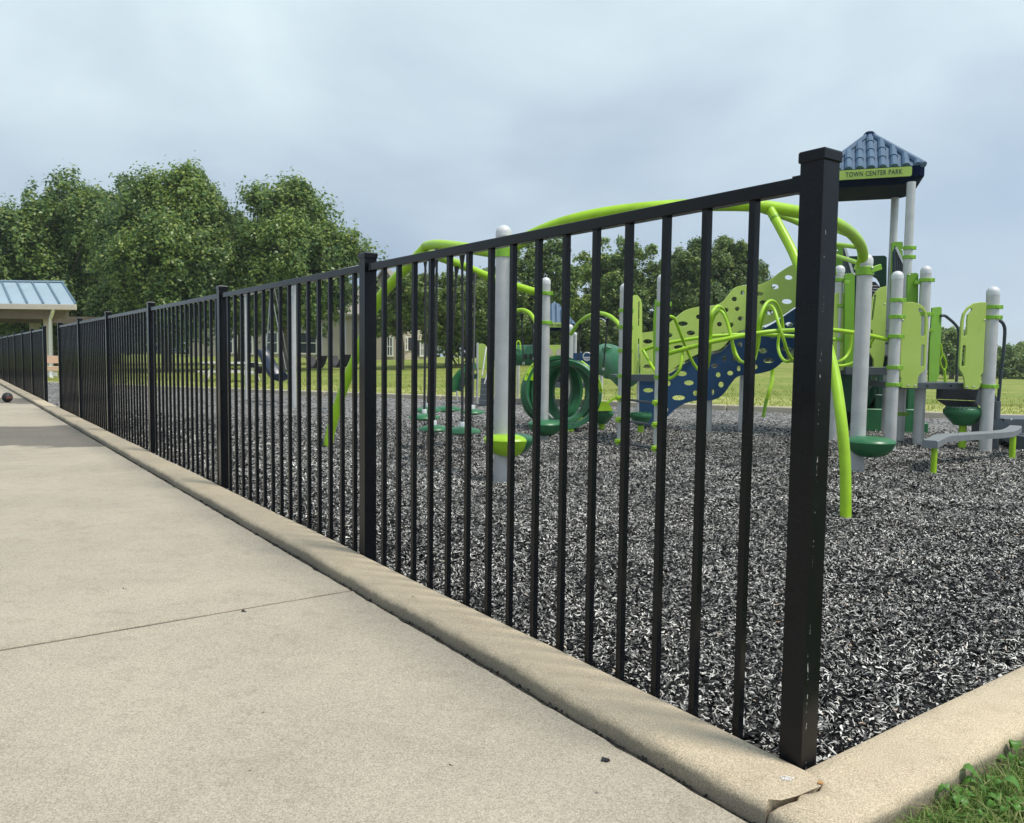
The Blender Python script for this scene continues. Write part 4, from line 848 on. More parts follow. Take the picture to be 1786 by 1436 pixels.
# ------------------------------------------------------------------ wavy climbing wall
CW = thing('climbing_wall', 'wavy climbing wall of a lime upper panel and a navy lower panel with oval holes', 'climbing wall', gr(1238, 752, MZ))
WA, WB = at(1117, 600, 10.75), at(1405, 600, 10.95); WNM = Vector((WB.y - WA.y, -(WB.x - WA.x), 0)).normalized()
def dw(x): r = ray(x, 600); return ((WA - CAMPOS).dot(WNM) / r.dot(WNM)) * r.y
top_l = [(1117, 581), (1140, 578), (1160, 570), (1180, 553), (1197, 541), (1220, 535), (1245, 533), (1260, 527), (1271, 514), (1282, 502), (1296, 498), (1322, 497), (1342, 489), (1362, 474), (1385, 461), (1420, 452)]
bot_l = [(1420, 515), (1385, 537), (1365, 551), (1345, 563), (1322, 571), (1298, 575), (1282, 583), (1270, 596), (1258, 608), (1243, 613), (1225, 615), (1205, 624), (1185, 636), (1165, 649), (1145, 653), (1117, 654)]
def sm(pts, n=5): return [(p.x, p.y) for p in catmull([(a, b, 0) for a, b in pts], n)]
hl = [(1130, 596, 8.5, 4), (1129, 641, 7, 5), (1168, 585, 5, 4), (1191, 565, 9, 4.2), (1205, 581, 7.5, 4.2), (1219, 553, 5, 4.2), (1185, 606, 10, 3.6), (1247, 548, 4.2, 4.2), (1267, 541, 4, 4), (1281, 522, 4.8, 4.2), (1295, 511, 3.6, 4.2), (1286, 539, 4, 4), (1292, 556, 5.2, 4), (1255, 566, 4.5, 4.2), (1276, 567, 3.6, 4.2), (1262, 584, 4, 3), (1325, 513, 7, 3.4), (1352, 500, 7, 4.5), (1332, 528, 7, 4), (1343, 545, 8.5, 4.2), (1373, 526, 9, 4.4), (1376, 484, 7, 4.2)]
pxp(CW, 'lime_wall_panel', 'lime_panel', sm(top_l) + sm(bot_l), dw, .03, [circ(x, y, a, b) for x, y, a, b in hl], bevel=.003)
top_b = [(1115, 664), (1145, 660), (1168, 652), (1188, 639), (1208, 627), (1228, 620), (1245, 618), (1260, 612), (1272, 600), (1284, 589), (1300, 581), (1325, 576), (1348, 565), (1368, 551.5), (1388, 538), (1420, 520)]
bot_b = [(1420, 570), (1396, 597), (1378, 614), (1362, 634), (1345, 646), (1322, 652), (1298, 654), (1284, 659), (1274, 671), (1264, 685), (1252, 695), (1236, 699), (1215, 699), (1195, 704), (1178, 714), (1160, 730), (1140, 742), (1115, 744)]
hb = [(1131, 681, 9, 3.8), (1190, 652, 8.5, 4.4), (1202, 668, 8.5, 4.4), (1184, 694, 11.5, 4.4), (1213, 686, 4.2, 4.6), (1166, 669, 4.2, 4.6), (1246, 638, 6, 4.2), (1264, 626, 3.6, 5), (1253, 654, 4.4, 4.4), (1274, 651, 5.4, 4), (1258, 671, 4.8, 5), (1243, 684, 3.4, 5), (1289, 643, 3.6, 4.8), (1281, 626, 4, 4), (1291, 601, 4.4, 4.4), (1277, 606, 3.4, 3.4), (1331, 612, 8, 4.6), (1341, 629, 9.5, 4.4), (1371, 609, 10, 4), (1348, 587, 6, 3.4), (1377, 566, 7, 4), (1318, 640, 4, 4.4), (1163, 715, 3.2, 4)]
pxp(CW, 'navy_wall_panel', 'navy', sm(top_b) + sm(bot_b), lambda x: dw(x) + .05, .03, [circ(x, y, a, b) for x, y, a, b in hb], bevel=.003)
for bx, ty in ((1236.5, 533), (1292, 497)): D_ = dw(bx) + .17; pole(CW, bx, 626 + 1330 / D_, ty, wpx=9, cap=False)

# ------------------------------------------------------------------ lime loop bridge
LB = thing('loop_bridge', 'lime tube loop ladder weaving between the silver poles in front of the climbing wall', 'climber', gr(1149, 782, MZ))
ptube(LB, 'rail', 'lime_tube', [(1160, 619, 8.45), (1190, 610, 8.35), (1240, 597, 8.25), (1295, 586, 8.2), (1340, 579, 8.2), (1390, 576, 8.25), (1440, 575, 8.4), (1480, 579, 8.55), (1515, 585, 8.7), (1549, 593, 8.85)], r=.023)
ptube(LB, 'rail', 'lime_tube', [(1120, 612, 9.1), (1150, 602, 9.0), (1190, 594, 8.95), (1240, 587, 8.9), (1290, 584, 8.9), (1340, 584, 8.9), (1390, 587, 8.9), (1430, 590, 8.95), (1455, 592, 9.1)], r=.02)
def loop(pts): ptube(LB, 'loop', 'lime_tube', pts, r=.0165)
loop([(1166, 552, 8.3), (1176, 556, 8.35), (1186, 580, 8.5), (1196, 606, 8.7), (1206, 628, 8.8), (1216, 643, 8.85), (1226, 648, 8.8), (1234, 640, 8.6), (1238, 615, 8.4), (1239, 580, 8.25), (1240, 552, 8.15), (1247, 538, 8.2), (1255, 535, 8.35), (1264, 545, 8.6), (1272, 572, 8.8), (1278, 600, 8.85), (1286, 622, 8.8), (1296, 632, 8.6), (1308, 630, 8.5), (1318, 615, 8.4), (1321, 590, 8.3), (1324, 560, 8.2), (1333, 535, 8.25), (1343, 525, 8.35), (1354, 530, 8.6), (1363, 552, 8.8), (1366, 575, 8.85)])
loop([(1122, 612, 9.05), (1132, 630, 8.95), (1145, 650, 8.7), (1160, 661, 8.45), (1175, 657, 8.35), (1186, 642, 8.3), (1190, 618, 8.35), (1192, 606, 8.4)])
loop([(1234, 640, 8.9), (1239, 600, 8.7), (1241, 565, 8.5), (1250, 545, 8.4), (1260, 545, 8.35), (1269, 565, 8.3), (1277, 597, 8.25), (1281, 618, 8.3), (1290, 631, 8.45)])
loop([(1316, 628, 8.85), (1323, 600, 8.85), (1326, 575, 8.75), (1333, 548, 8.55), (1341, 534, 8.4), (1350, 540, 8.3), (1358, 565, 8.2), (1366, 590, 8.15), (1374, 615, 8.25), (1384, 629, 8.4), (1396, 630, 8.6)])
loop([(1359, 582, 8.85), (1357, 605, 8.85), (1362, 622, 8.75), (1372, 631, 8.6), (1384, 626, 8.5)])
loop([(1440, 632, 8.6), (1455, 633, 8.65), (1472, 626, 8.75), (1482, 610, 8.8), (1485, 580, 8.8)])
loop([(1450, 637, 8.9), (1470, 638, 8.95), (1492, 630, 9.0), (1512, 608, 9.0), (1524, 590, 8.95)])
# ================================================================== PLAY TOWER
PT = thing('play_tower', 'play tower with blue tiled roof, park name board, lime panels and gray decks', 'play structure', gr(1560, 770, MZ))
T2 = pole(PT, 1569, 768, 318, wpx=14.5, clamps=(433, 449), cap=False); T1 = pole(PT, 1543, 755, 345, wpx=12.5, cap=False)
T3 = pole(PT, 1428, 764, 318, wpx=14.5, cap=False); T4 = pole(PT, 1417, 750, 345, wpx=12.5, cap=False)
p65 = pole(PT, 1453, 768, 463, wpx=16.5, clamps=(489, 534, 592)); p63 = pole(PT, 1552, 781, 473, wpx=19.5, clamps=(524, 553, 587, 641, 671)); p12 = pole(PT, 1601, 773, 464, wpx=18, clamps=(489, 548))
p25 = pole(PT, 1718, 781, 500, wpx=21, clamps=(536, 554, 674))
clamp(T2['o'], Vector((T2['x'], T2['y'], 0)), T2['zat'](722), T2['r'])
# roof: square hipped with rolled tiles
YW = math.radians(-20); EX = Vector((math.cos(YW), math.sin(YW), 0)); EY = Vector((-math.sin(YW), math.cos(YW), 0))
ecx, ecy, half = 4.49, 10.4, .57; hd = half
fr = Vector((ecx, ecy, 0)) + EX * half - EY * half
ezt = at(1608, 288, fr.y).z; ezb = at(1608, 306, fr.y).z; apex_z = at(1515, 234, ecy).z
ap = Vector((ecx, ecy, apex_z))
c3 = [Vector((ecx, ecy, ezt)) + EX * (a * half) + EY * (b * half) for a, b in ((-1, -1), (1, -1), (1, 1), (-1, 1))]
roof = MB().add(c3 + [ap], [(0, 1, 4), (1, 2, 4), (2, 3, 4), (3, 0, 4), (3, 2, 1, 0)]).build('roof', 'roof_blue', PT, smooth=False)
for k in range(4):                                       # tile rolls run down each slope
    a, b = c3[k], c3[(k + 1) % 4]; nroll = 9; e = (b - a); L = e.length; ed = e / L; mid = (a + b) / 2; nrm = (ap - mid); nrm = (ed.cross(nrm)).normalized(); nrm = nrm if nrm.z > 0 else -nrm
    for j in range(nroll):
        s_ = (j + .5) / nroll; base = a + e * s_; f = 1 - abs(2 * s_ - 1)      # height reached along the slope
        up = mid + (ap - mid) * f + (base - mid); top_ = base + (ap - mid) * (f * .97)
        rr = L / nroll * .36; m = MB(); nseg = max(1, int(round((top_ - base).length / .2)))
        for q in range(nseg):
            p0 = base + (top_ - base) * (q / nseg) - (top_ - base).normalized() * .012; p1 = base + (top_ - base) * ((q + 1) / nseg)
            m.tube([p0 + nrm * .004 * (1), p1 + nrm * .0], [rr * 1.06, rr * .9], 10)
        m.build('tile_roll', 'roof_blue', roof)
for k in range(4):
    a = c3[k]; MB().tube([a, a + (ap - a) * .5, ap], [.045, .04, .035], 8).build('hip_roll', 'roof_blue', roof)
MB().lathe([(.10, -.05), (.07, .0), (.045, .025), (0, .032)], ap, 12).build('finial', 'roof_navy', roof)
# fascia with cut corners, and the dark soffit
def ringpts(h, d, z, cut): return [Vector((ecx, ecy, z)) + EX * x + EY * y for x, y in ((-h + cut, -d), (h - cut, -d), (h, -d + cut), (h, d - cut), (h - cut, d), (-h + cut, d), (-h, d - cut), (-h, -d + cut))]
r0 = ringpts(half + .015, hd + .015, ezt - .002, .05); r1_ = ringpts(half + .015, hd + .015, ezb, .05); r2 = ringpts(half - .1, hd - .1, ezb - .07, .08)
fs = [(i, (i + 1) % 8, 8 + (i + 1) % 8, 8 + i) for i in range(8)] + [(8 + i, 8 + (i + 1) % 8, 16 + (i + 1) % 8, 16 + i) for i in range(8)] + [tuple(range(16, 24))]
MB().add(r0 + r1_ + r2, fs).build('fascia', 'roof_navy', roof, smooth=False)
# name board
fp = Vector((ecx, ecy, 0)) - EY * (hd + .045)          # plane of the board, facing out of the front eave
def fplane(px, py):
    r = ray(px, py); s_ = (fp - CAMPOS).dot(EY) / r.dot(EY); return CAMPOS + r * s_
def fl(px, py): v = fplane(px, py); return ((v - fp).dot(EX), v.z)
bl, br = fl(1432, 302)[0], fl(1590.5, 302)[0]; zt_, zb_ = (fl(1480, 294.5)[1] + fl(1585, 293)[1]) / 2, (fl(1480, 311.5)[1] + fl(1585, 309)[1]) / 2
rr = .02; outl = []
for cx_, cz_, s0 in ((br - rr, zt_ - rr, 0), (bl + rr, zt_ - rr, 90), (bl + rr, zb_ + rr, 180), (br - rr, zb_ + rr, 270)):
    for k in range(5): q = math.radians(s0 + 22.5 * k); outl.append((cx_ + rr * math.cos(q), cz_ + rr * math.sin(q)))
board = MB().plate(outl, [], lambda x, y: Vector((fp.x, fp.y, y)) + EX * x, EY * .02).build('name_board', 'lime_panel', PT, smooth=False)
def lettering(text, parent, org, ex, ey, x0, x1, z0, z1, matn):
    """flat lettering in the plane through org spanned by ex and up, from x0..x1 and z0..z1"""
    cu = bpy.data.curves.new('lettering', 'FONT'); cu.body = text; cu.align_x = 'LEFT'; cu.extrude = .002; cu.resolution_u = 3; cu.space_character = 1.12; cu.offset = .012
    to = bpy.data.objects.new('lettering_src', cu); COL.objects.link(to); bpy.context.view_layer.update()
    me = bpy.data.meshes.new_from_object(to.evaluated_get(bpy.context.evaluated_depsgraph_get())); bpy.data.objects.remove(to)
    co = np.array([v.co[:] for v in me.vertices]); mn, mx_ = co.min(0), co.max(0); w0 = wloc(parent); sx = (x1 - x0) / (mx_[0] - mn[0]); sz = (z1 - z0) / (mx_[1] - mn[1])
    for i, v in enumerate(me.vertices):
        p = Vector((org.x, org.y, 0)) + ex * (x0 + (co[i, 0] - mn[0]) * sx) - ey * (.003 + (.001 if co[i, 2] > 0 else -.001)); v.co = (p.x - w0.x, p.y - w0.y, z0 + (co[i, 1] - mn[1]) * sz - w0.z)
    me.materials.clear(); me.materials.append(MATS[matn]); o = bpy.data.objects.new('lettering', me); COL.objects.link(o); o.parent = parent; return o
lettering('TOWN CENTER PARK', board, fp, EX, EY, fl(1475, 302)[0], fl(1574, 302)[0], zb_ + .25 * (zt_ - zb_), zt_ - .22 * (zt_ - zb_), 'letter_dark')
# decks
D1z = at(1515, 645, 9.6).z
def slabbox(name, x0, x1, y0, y1, zt, th, matn, t=PT, bev=.004): return MB().box(((x0 + x1) / 2, (y0 + y1) / 2, zt - th / 2), (x1 - x0, y1 - y0, th)).build(name, matn, t, bevel=bev)
lx, rx = at(1466, 645, 9.6).x, at(1552, 645, 9.6).x
slabbox('deck', lx, rx, 9.45, 10.4, D1z + .03, .09, 'deck_gray')
slabbox('deck', T3['x'], T2['x'], 10.35, T1['y'] + .1, at(1515, 560, 10.4).z, .08, 'deck_gray')
for k in range(4):
    z = D1z + .03 + .155 * (k + 1); slabbox('stair_tread', at(1488, 600, 9.8).x, at(1560, 600, 9.8).x, 9.62 + .2 * k, 9.86 + .2 * k, z, .025, 'deck_gray'); slabbox('stair_riser', at(1489, 600, 9.8).x, at(1559, 600, 9.8).x, 9.85 + .2 * k, 9.862 + .2 * k, z - .027, .12, 'rail_gray')
R2z = at(1640, 668, 9.0).z
slabbox('deck', at(1566, 670, 9.0).x, at(1708, 670, 9.0).x, 8.95, 9.75, R2z, .07, 'deck_gray')
bolts(PT, [(1618, 673), (1659, 673)], 8.94, .012, 'rubber_black')
# stair side rails
for outl, sg in ([(1560, 433), (1562, 432), (1585, 480), (1583, 640), (1556, 640), (1557, 440)], 1), ([(1471, 433), (1473, 432), (1487, 478), (1487, 642), (1470, 642)], -1):
    D = 9.95; bars = MB(); xs = np.linspace(outl[0][0] + 1, outl[2][0] - 1, 7)
    for x in xs:
        yt = outl[1][1] + (x - outl[1][0]) / (outl[2][0] - outl[1][0]) * (outl[2][1] - outl[1][1]); bars.tube([at(x, yt, D), at(x - 2, 640, D)], .009, 6)
    bars.build('stair_bars', 'rail_gray', PT)
    MB().bar(at(outl[1][0], outl[1][1], D), at(outl[2][0], outl[2][1], D), .03, .03).build('stair_rail', 'steel', PT)
    pxp(PT, 'stair_side', 'rail_gray', outl, D + .03, .015)
pxp(PT, 'barrier_panel', 'lime_dark', [(1556, 424), (1559, 422), (1574, 422), (1575, 424), (1572, 560), (1553, 560)], 10.25, .03)
pxp(PT, 'barrier_panel', 'lime_dark', [(1583, 480), (1585, 477), (1599, 476), (1602, 479), (1600, 640), (1580, 640)], 9.4, .03, bevel=.004)
pxp(PT, 'barrier_panel', 'lime_dark', [(1452, 430), (1471, 430), (1472, 470), (1470, 560), (1452, 560)], 10.2, .03)
pxp(PT, 'barrier_panel', 'lime_dark', [(1474, 480), (1477, 477), (1489, 477), (1491, 480), (1489, 640), (1473, 640)], 9.45, .03, bevel=.004)
bolts(PT, [(1586, 480), (1573, 437), (1490, 479), (1460, 438)], 9.38)
for (x, y) in ((1600, 493), (1477, 493)): MB().box(at(x, y, 9.35), (.06, .03, .04)).build('bracket', 'lime_clamp', PT, bevel=.003)
# dark green back panel with an arched window and printed black board
win = [(1508, 548), (1507, 505), (1510, 493), (1516, 485), (1523, 482), (1530, 486), (1535, 494), (1537, 505), (1537, 548)]
pxp(PT, 'back_panel', 'dark_green', [(1478, 560), (1478, 450), (1481, 447), (1543, 446), (1547, 449), (1546, 560)], 10.75, .03, [win], bevel=.003)
brd = pxp(PT, 'info_board', 'black_board', [(1506, 575), (1505, 506), (1510, 497), (1518, 491), (1527, 492), (1534, 500), (1538, 512), (1538, 575)], 11.05, .02)
pr = MB()
for x0, x1, y in ((1517, 1531, 498.5), (1516, 1521, 503.5), (1523, 1533, 503.5), (1517, 1522, 507), (1523, 1531, 508), (1516, 1521, 514), (1523, 1533, 514), (1516, 1521, 520), (1523, 1530, 520)):
    a, b = at(x0, y - .8, 11.04), at(x1, y + .8, 11.04); pr.box((a + b) / 2, (abs(b.x - a.x), .004, abs(a.z - b.z)))
pr.build('print', 'board_print', brd, smooth=False)
# slotted entry panels
def entry(pts, slots, D, th=.03): return pxp(PT, 'entry_panel', 'lime_panel', sm(pts, 3) if len(pts) > 30 else pts, D, th, slots, bevel=.004)
o = entry([(1453, 646), (1453, 515), (1463, 510), (1472, 511), (1480, 516), (1485, 525), (1486.5, 540), (1484, 600), (1482, 612), (1474, 624), (1473, 646)], [slot(1476, 523, 1479, 562, 2.2), slot(1477, 578, 1475.5, 609, 2.2)], 9.5)
o = entry([(1524, 647), (1524, 628), (1521, 622), (1515, 612), (1517, 570), (1519, 540), (1522, 520), (1529, 508), (1538, 501), (1547, 499), (1546, 545), (1543, 620), (1541, 633), (1539, 643), (1537, 647)], [slot(1528, 514, 1523, 527, 2.8) if 0 else slot(1526.5, 516, 1521.5, 557, 3.2), slot(1520.5, 577, 1518.5, 607, 3.2)], 9.5)
bolts(PT, [(1462, 643), (1469, 643), (1522, 642), (1530, 642), (1543, 531)], 9.48, .011)
L_ = [(1571, 675), (1572, 660), (1570, 657), (1571, 610), (1574, 540), (1575.5, 529), (1578, 527), (1592, 527), (1604, 530), (1613, 537), (1618, 549), (1619, 565), (1617, 600), (1615, 640), (1613, 646), (1603, 655), (1601, 661), (1600, 677), (1575, 677)]
o = entry(L_, [slot(1604, 540, 1609, 551, 4) if 0 else [(1602, 539), (1604, 537.5), (1609, 540), (1613, 546), (1614.5, 556), (1613.5, 584), (1611.5, 587), (1608, 587), (1606, 584), (1607, 556), (1605.5, 548), (1602, 542)], slot(1610, 604, 1608.5, 637, 5.5)], 8.86)
bolts(o, [(1575, 559), (1584, 673), (1596, 673)], 8.84)
R_ = [(1683, 678), (1682, 661), (1680, 654), (1674, 645), (1673, 639), (1675, 600), (1677, 560), (1680, 547), (1688, 536), (1699, 529), (1712, 527), (1721, 528), (1720, 545), (1717, 600), (1715, 650), (1711, 655), (1710, 673), (1707, 679), (1700, 680)]
o = entry(R_, [[(1680.5, 580), (1682, 556), (1685, 546), (1691, 539), (1694, 537.5), (1696, 540), (1694.5, 543), (1688.5, 549), (1687, 558), (1686.5, 584), (1684, 587), (1681, 586)], slot(1682, 605, 1680, 637, 5.5)], 8.86)
bolts(o, [(1717.5, 559), (1686, 675), (1698, 675)], 8.84)
# edge-on lime panel behind the right deck, gray handrails
pxp(PT, 'barrier_panel', 'lime_dark', [(1626, 537), (1640, 535), (1643, 538), (1641, 600), (1638, 655), (1633, 667), (1620, 667), (1622, 600)], lambda x: 9.5 + (x - 1620) * .006, .03, bevel=.003)
for y in (549, 577): MB().box(at(1621, y, 9.5), (.1, .03, .035)).build('bracket', 'lime_clamp', PT, bevel=.003)
ptube(PT, 'handrail', 'rail_gray', [(1641, 551, 9.6), (1648, 551, 9.62), (1655, 556, 9.65), (1664, 564, 9.7), (1671, 574, 9.72), (1672, 590, 9.72), (1670, 630, 9.72), (1668, 668, 9.72)], r=.017)
ptube(PT, 'handrail', 'rail_gray', [(1739, 558, 9.0), (1746, 561, 9.02), (1751, 568, 9.06), (1752.5, 580, 9.1), (1750, 615, 9.15), (1745, 660, 9.2), (1740, 715, 9.25)], r=.018)
# lime ring toy on the deck
ptube(PT, 'ring_toy', 'lime_tube', [(1641, 600, 9.35), (1643, 615, 9.35), (1644, 620, 9.35)], r=.010)
P_ = catmull([at(x, y, 9.35) for x, y in ((1644, 620), (1640, 628), (1641, 637), (1646, 645), (1650, 641), (1650, 632), (1647, 624))], 5, True); MB().tube(P_, .011, 8, True).build('ring_toy', 'lime_tube', PT)
MB().tube([at(1647, 645, 9.35), at(1649, 668, 9.35)], .016, 8).build('ring_toy', 'lime_tube', PT)
# steps going down from the right deck, seen from below and behind
def perforated():
    m = mat('step_dark', (0.012, 0.015, 0.02), 0.5).copy(); m.name = 'perforated'; nt = m.node_tree; b = nt.nodes['Principled BSDF']; t = N(nt, 'ShaderNodeTexCoord')
    v = N(nt, 'ShaderNodeTexVoronoi', Scale=42.0, Randomness=0.0); nt.links.new(t.outputs['Object'], v.inputs['Vector'])
    lt = N(nt, 'ShaderNodeMath', operation='LESS_THAN'); lt.inputs[1].default_value = .22; nt.links.new(v.outputs['Distance'], lt.inputs[0])
    tr = N(nt, 'ShaderNodeBsdfTransparent'); ms = N(nt, 'ShaderNodeMixShader'); nt.links.new(lt.outputs[0], ms.inputs[0]); nt.links.new(b.outputs[0], ms.inputs[1]); nt.links.new(tr.outputs[0], ms.inputs[2]); nt.links.new(ms.outputs[0], nt.nodes['Material Output'].inputs['Surface']); MATS['perforated'] = m
perforated()
pxp(PT, 'step_plate', 'perforated', [(1634, 679), (1706, 680), (1702, 699), (1633, 696)], 9.72, .01); pxp(PT, 'step_plate', 'perforated', [(1633, 697), (1702, 700), (1708, 712), (1655, 712)], 9.74, .01)
pxp(PT, 'step_side', 'deck_gray', [(1707, 680), (1728, 680), (1738, 692), (1741, 700), (1740, 736), (1722, 736), (1714, 712), (1701, 702)], 9.5, .012)
pxp(PT, 'step_side', 'rail_gray', [(1698, 712), (1722, 712), (1722, 735), (1705, 735), (1690, 728)], 9.62, .012)
bolts(PT, [(1740, 703), (1740, 717)], 9.2, .016, 'silver_cap')
m = MB(); a = gr(1733, 779, MZ); m.tube([(a.x, a.y, MZ - .1), (a.x, a.y, at(1733, 700, a.y).z)], .05, 14).build('leg', 'deck_gray', PT)
m = MB(); a = at(1738, 729, 9.35); slabbox('transfer_deck', a.x, a.x + .75, 9.2, 9.85, a.z, .26, 'deck_gray')
pxp(PT, 'step_side', 'rail_gray', [(1732, 731), (1744, 730), (1762, 742), (1771, 756), (1786, 758), (1800, 760), (1800, 800), (1776, 786), (1752, 768), (1734, 756)], 8.95, .012)
slabbox('transfer_step', at(1775, 760, 8.97).x, at(1775, 760, 8.97).x + .6, 8.97, 9.19, at(1780, 758, 8.97).z, .03, 'deck_gray'); slabbox('transfer_step', at(1778, 780, 8.8).x, at(1778, 780, 8.8).x + .6, 8.7, 8.94, at(1780, 762, 8.7).z, .2, 'deck_gray')
bolts(PT, [(1764, 732), (1780, 770)], 8.9, .01, 'silver_cap')
# green plastic climber blocks under the deck
GC = thing('green_step_climber', 'dark green moulded stepped climber standing under the tower decks', 'climber', gr(1580, 765, MZ))
def gblock(x0, x1, y0, y1, D, dep):
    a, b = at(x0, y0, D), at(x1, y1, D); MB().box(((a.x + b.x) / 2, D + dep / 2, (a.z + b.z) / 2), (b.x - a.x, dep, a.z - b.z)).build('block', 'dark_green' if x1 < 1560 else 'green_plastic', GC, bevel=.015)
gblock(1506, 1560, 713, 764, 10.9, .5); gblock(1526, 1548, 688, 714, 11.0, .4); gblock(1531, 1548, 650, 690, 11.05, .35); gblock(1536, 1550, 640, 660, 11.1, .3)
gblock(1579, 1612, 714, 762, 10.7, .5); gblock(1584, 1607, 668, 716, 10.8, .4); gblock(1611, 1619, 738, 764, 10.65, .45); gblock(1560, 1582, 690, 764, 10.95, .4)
# green slide under the entry deck
SL = thing('tube_slide', 'dark green slide chute curving down beneath the tower entry deck', 'slide', gr(1490, 752, MZ))
P_ = catmull([at(1492, 668, 10.9), at(1490, 695, 11.1), at(1482, 720, 11.4), at(1465, 738, 11.9), at(1440, 745, 12.4)], 6); n = len(P_); vs, fs = [], []; k = 12
for i, p in enumerate(P_):
    tdir = (P_[min(i + 1, n - 1)] - P_[max(0, i - 1)]).normalized(); sd_ = tdir.cross(Vector((0, 0, 1))).normalized(); up = sd_.cross(tdir)
    for rr in (.27, .255):
        for j in range(k + 1): q = math.pi + math.pi * j / k; vs.append(p + sd_ * (rr * math.cos(q)) + up * (rr * math.sin(q) + .1))
w_ = 2 * (k + 1)
for i in range(n - 1):
    for j in range(k): fs += [(i * w_ + j, i * w_ + j + 1, (i + 1) * w_ + j + 1, (i + 1) * w_ + j), (i * w_ + k + 1 + j, (i + 1) * w_ + k + 1 + j, (i + 1) * w_ + k + 2 + j, i * w_ + k + 2 + j)]
    fs += [(i * w_, (i + 1) * w_, (i + 1) * w_ + k + 1, i * w_ + k + 1), (i * w_ + k, i * w_ + 2 * k + 1, (i + 1) * w_ + 2 * k + 1, (i + 1) * w_ + k)]
fs += [tuple([j for j in range(k + 1)] + [2 * k + 1 - j for j in range(k + 1)])]
MB().add(vs, fs).build('chute', 'dark_green', SL, angle=50)
pxp(SL, 'entry_hood', 'dark_green', [(1462, 650), (1522, 650), (1516, 690), (1506, 715), (1490, 722), (1472, 715), (1464, 690)], 10.6, .3, bevel=.01)
# ------------------------------------------------------------------ balance beam
BB = thing('balance_beam', 'bent gray balance beam on short lime legs at the right', 'balance beam', gr(1628, 822, MZ))
bz = at(1628, 766, gr(1628, 822, MZ).y).z
bp_ = [gr(1622, 768, bz), gr(1633, 762.5, bz), gr(1648, 757.5, bz), gr(1700, 754, bz), gr(1748, 751, bz), gr(1763, 747.5, bz), gr(1771, 742, bz)]
cl = catmull(bp_, 5); vs, fs = [], []; n = len(cl)
for i, p in enumerate(cl):
    tdir = (cl[min(i + 1, n - 1)] - cl[max(0, i - 1)]); tdir.z = 0; tdir.normalize(); sd_ = Vector((-tdir.y, tdir.x, 0))
    for a, zz in ((-.06, -.055), (.06, -.055), (.06, 0), (.05, .01), (-.05, .01), (-.06, 0)): vs.append(Vector((p.x, p.y, bz - .012)) + sd_ * a + Vector((0, 0, zz)))
fs = [(i * 6 + j, i * 6 + (j + 1) % 6, i * 6 + 6 + (j + 1) % 6, i * 6 + 6 + j) for i in range(n - 1) for j in range(6)] + [tuple(range(5, -1, -1)), tuple((n - 1) * 6 + j for j in range(6))]
MB().add(vs, fs).build('beam', 'beam_gray', BB, angle=30)
for px, py, w in ((1628, 822, 10), (1765, 796, 10)):
    q = gr(px, py, MZ); MB().tube([(q.x, q.y, MZ - .1), (q.x, q.y, bz - .072)], w * q.y / F / 2, 14).build('leg', 'lime_tube', BB)
# lime twisted spinner strap beyond the wall
TS = thing('spinner_pole', 'thin twisted lime spinner pole standing beyond the navy wall', 'spinner', gr(1331, 724, MZ))
ptube(TS, 'strap', 'lime_tube', [(1348, 640, 12.6), (1347, 655, 12.6), (1346, 668, 12.55), (1341, 684, 12.5), (1338, 696, 12.5)], r=.03); ptube(TS, 'foot', 'lime_dark', [(1337, 696, 12.5), (1334, 712, 12.5), (1331, 728, 12.5)], r=.026)

# ================================================================== SMALL FAR PLAY STRUCTURE
SP = thing('toddler_tower', 'small far play tower with blue roof, green tunnel and navy steering panel', 'play structure', gr(965, 700, MZ))
D = 15.5
pole(SP, 940, 702, 580, wpx=6.5, depth=None); pole(SP, 1001, 703, 580, wpx=6.5); pole(SP, 930, 694, 575, wpx=5); pole(SP, 1048, 705, 608, wpx=6); pole(SP, 903, 700, 614, wpx=5.5)
cx_ = at(968, 560, D).x; w2 = 34 * D / F * 1.0; e2 = at(968, 566, D).z; az = at(968, 523, D).z; cc = [Vector((cx_ + a * w2, D + .35 + b * w2, e2)) for a, b in ((-1, -1), (1, -1), (1, 1), (-1, 1))]; ap2 = Vector((cx_, D + .35, az))
rf = MB().add(cc + [ap2], [(0, 1, 4), (1, 2, 4), (2, 3, 4), (3, 0, 4), (3, 2, 1, 0)]).build('roof', 'roof_blue', SP, smooth=False)
for k in range(4):
    a, b = cc[k], cc[(k + 1) % 4]; e = b - a; mid = (a + b) / 2
    for j in range(8):
        s_ = (j + .5) / 8; base = a + e * s_; f = 1 - abs(2 * s_ - 1); MB().tube([base, base + (ap2 - mid) * f * .97], e.length / 8 * .36, 8).build('tile_roll', 'roof_blue', rf)
MB().box((cx_, D + .35, e2 - .06), (w2 * 2.02, w2 * 2.02, .12)).build('fascia', 'roof_navy', rf, smooth=False)
fy2 = D + .35 - w2 * 1.01 - .03
a, b = at(944, 571, fy2), at(982, 563, fy2); sb = MB().box((a + b) / 2, (b.x - a.x, .03, b.z - a.z)).build('name_board', 'lime_panel', SP, smooth=False)
lettering('CENTER PARK', sb, Vector((0, fy2 - .016, 0)), Vector((1, 0, 0)), Vector((0, 1, 0)), at(948, 567, fy2).x, at(979, 567, fy2).x, at(963, 570, fy2).z, at(963, 565, fy2).z, 'letter_dark')
a, b = at(885, 620, 15.8), at(934, 620, 15.8); MB().tube([a, b], 18 * 15.8 / F, 20).build('tunnel', 'green_plastic', SP)
for x in (898, 917, 926): q = at(x, 622, 15.8 - 18 * 15.8 / F); MB().lathe([(.03, -.05), (.03, .05)], q, 10).build('tunnel_port', 'rubber_black', SP)
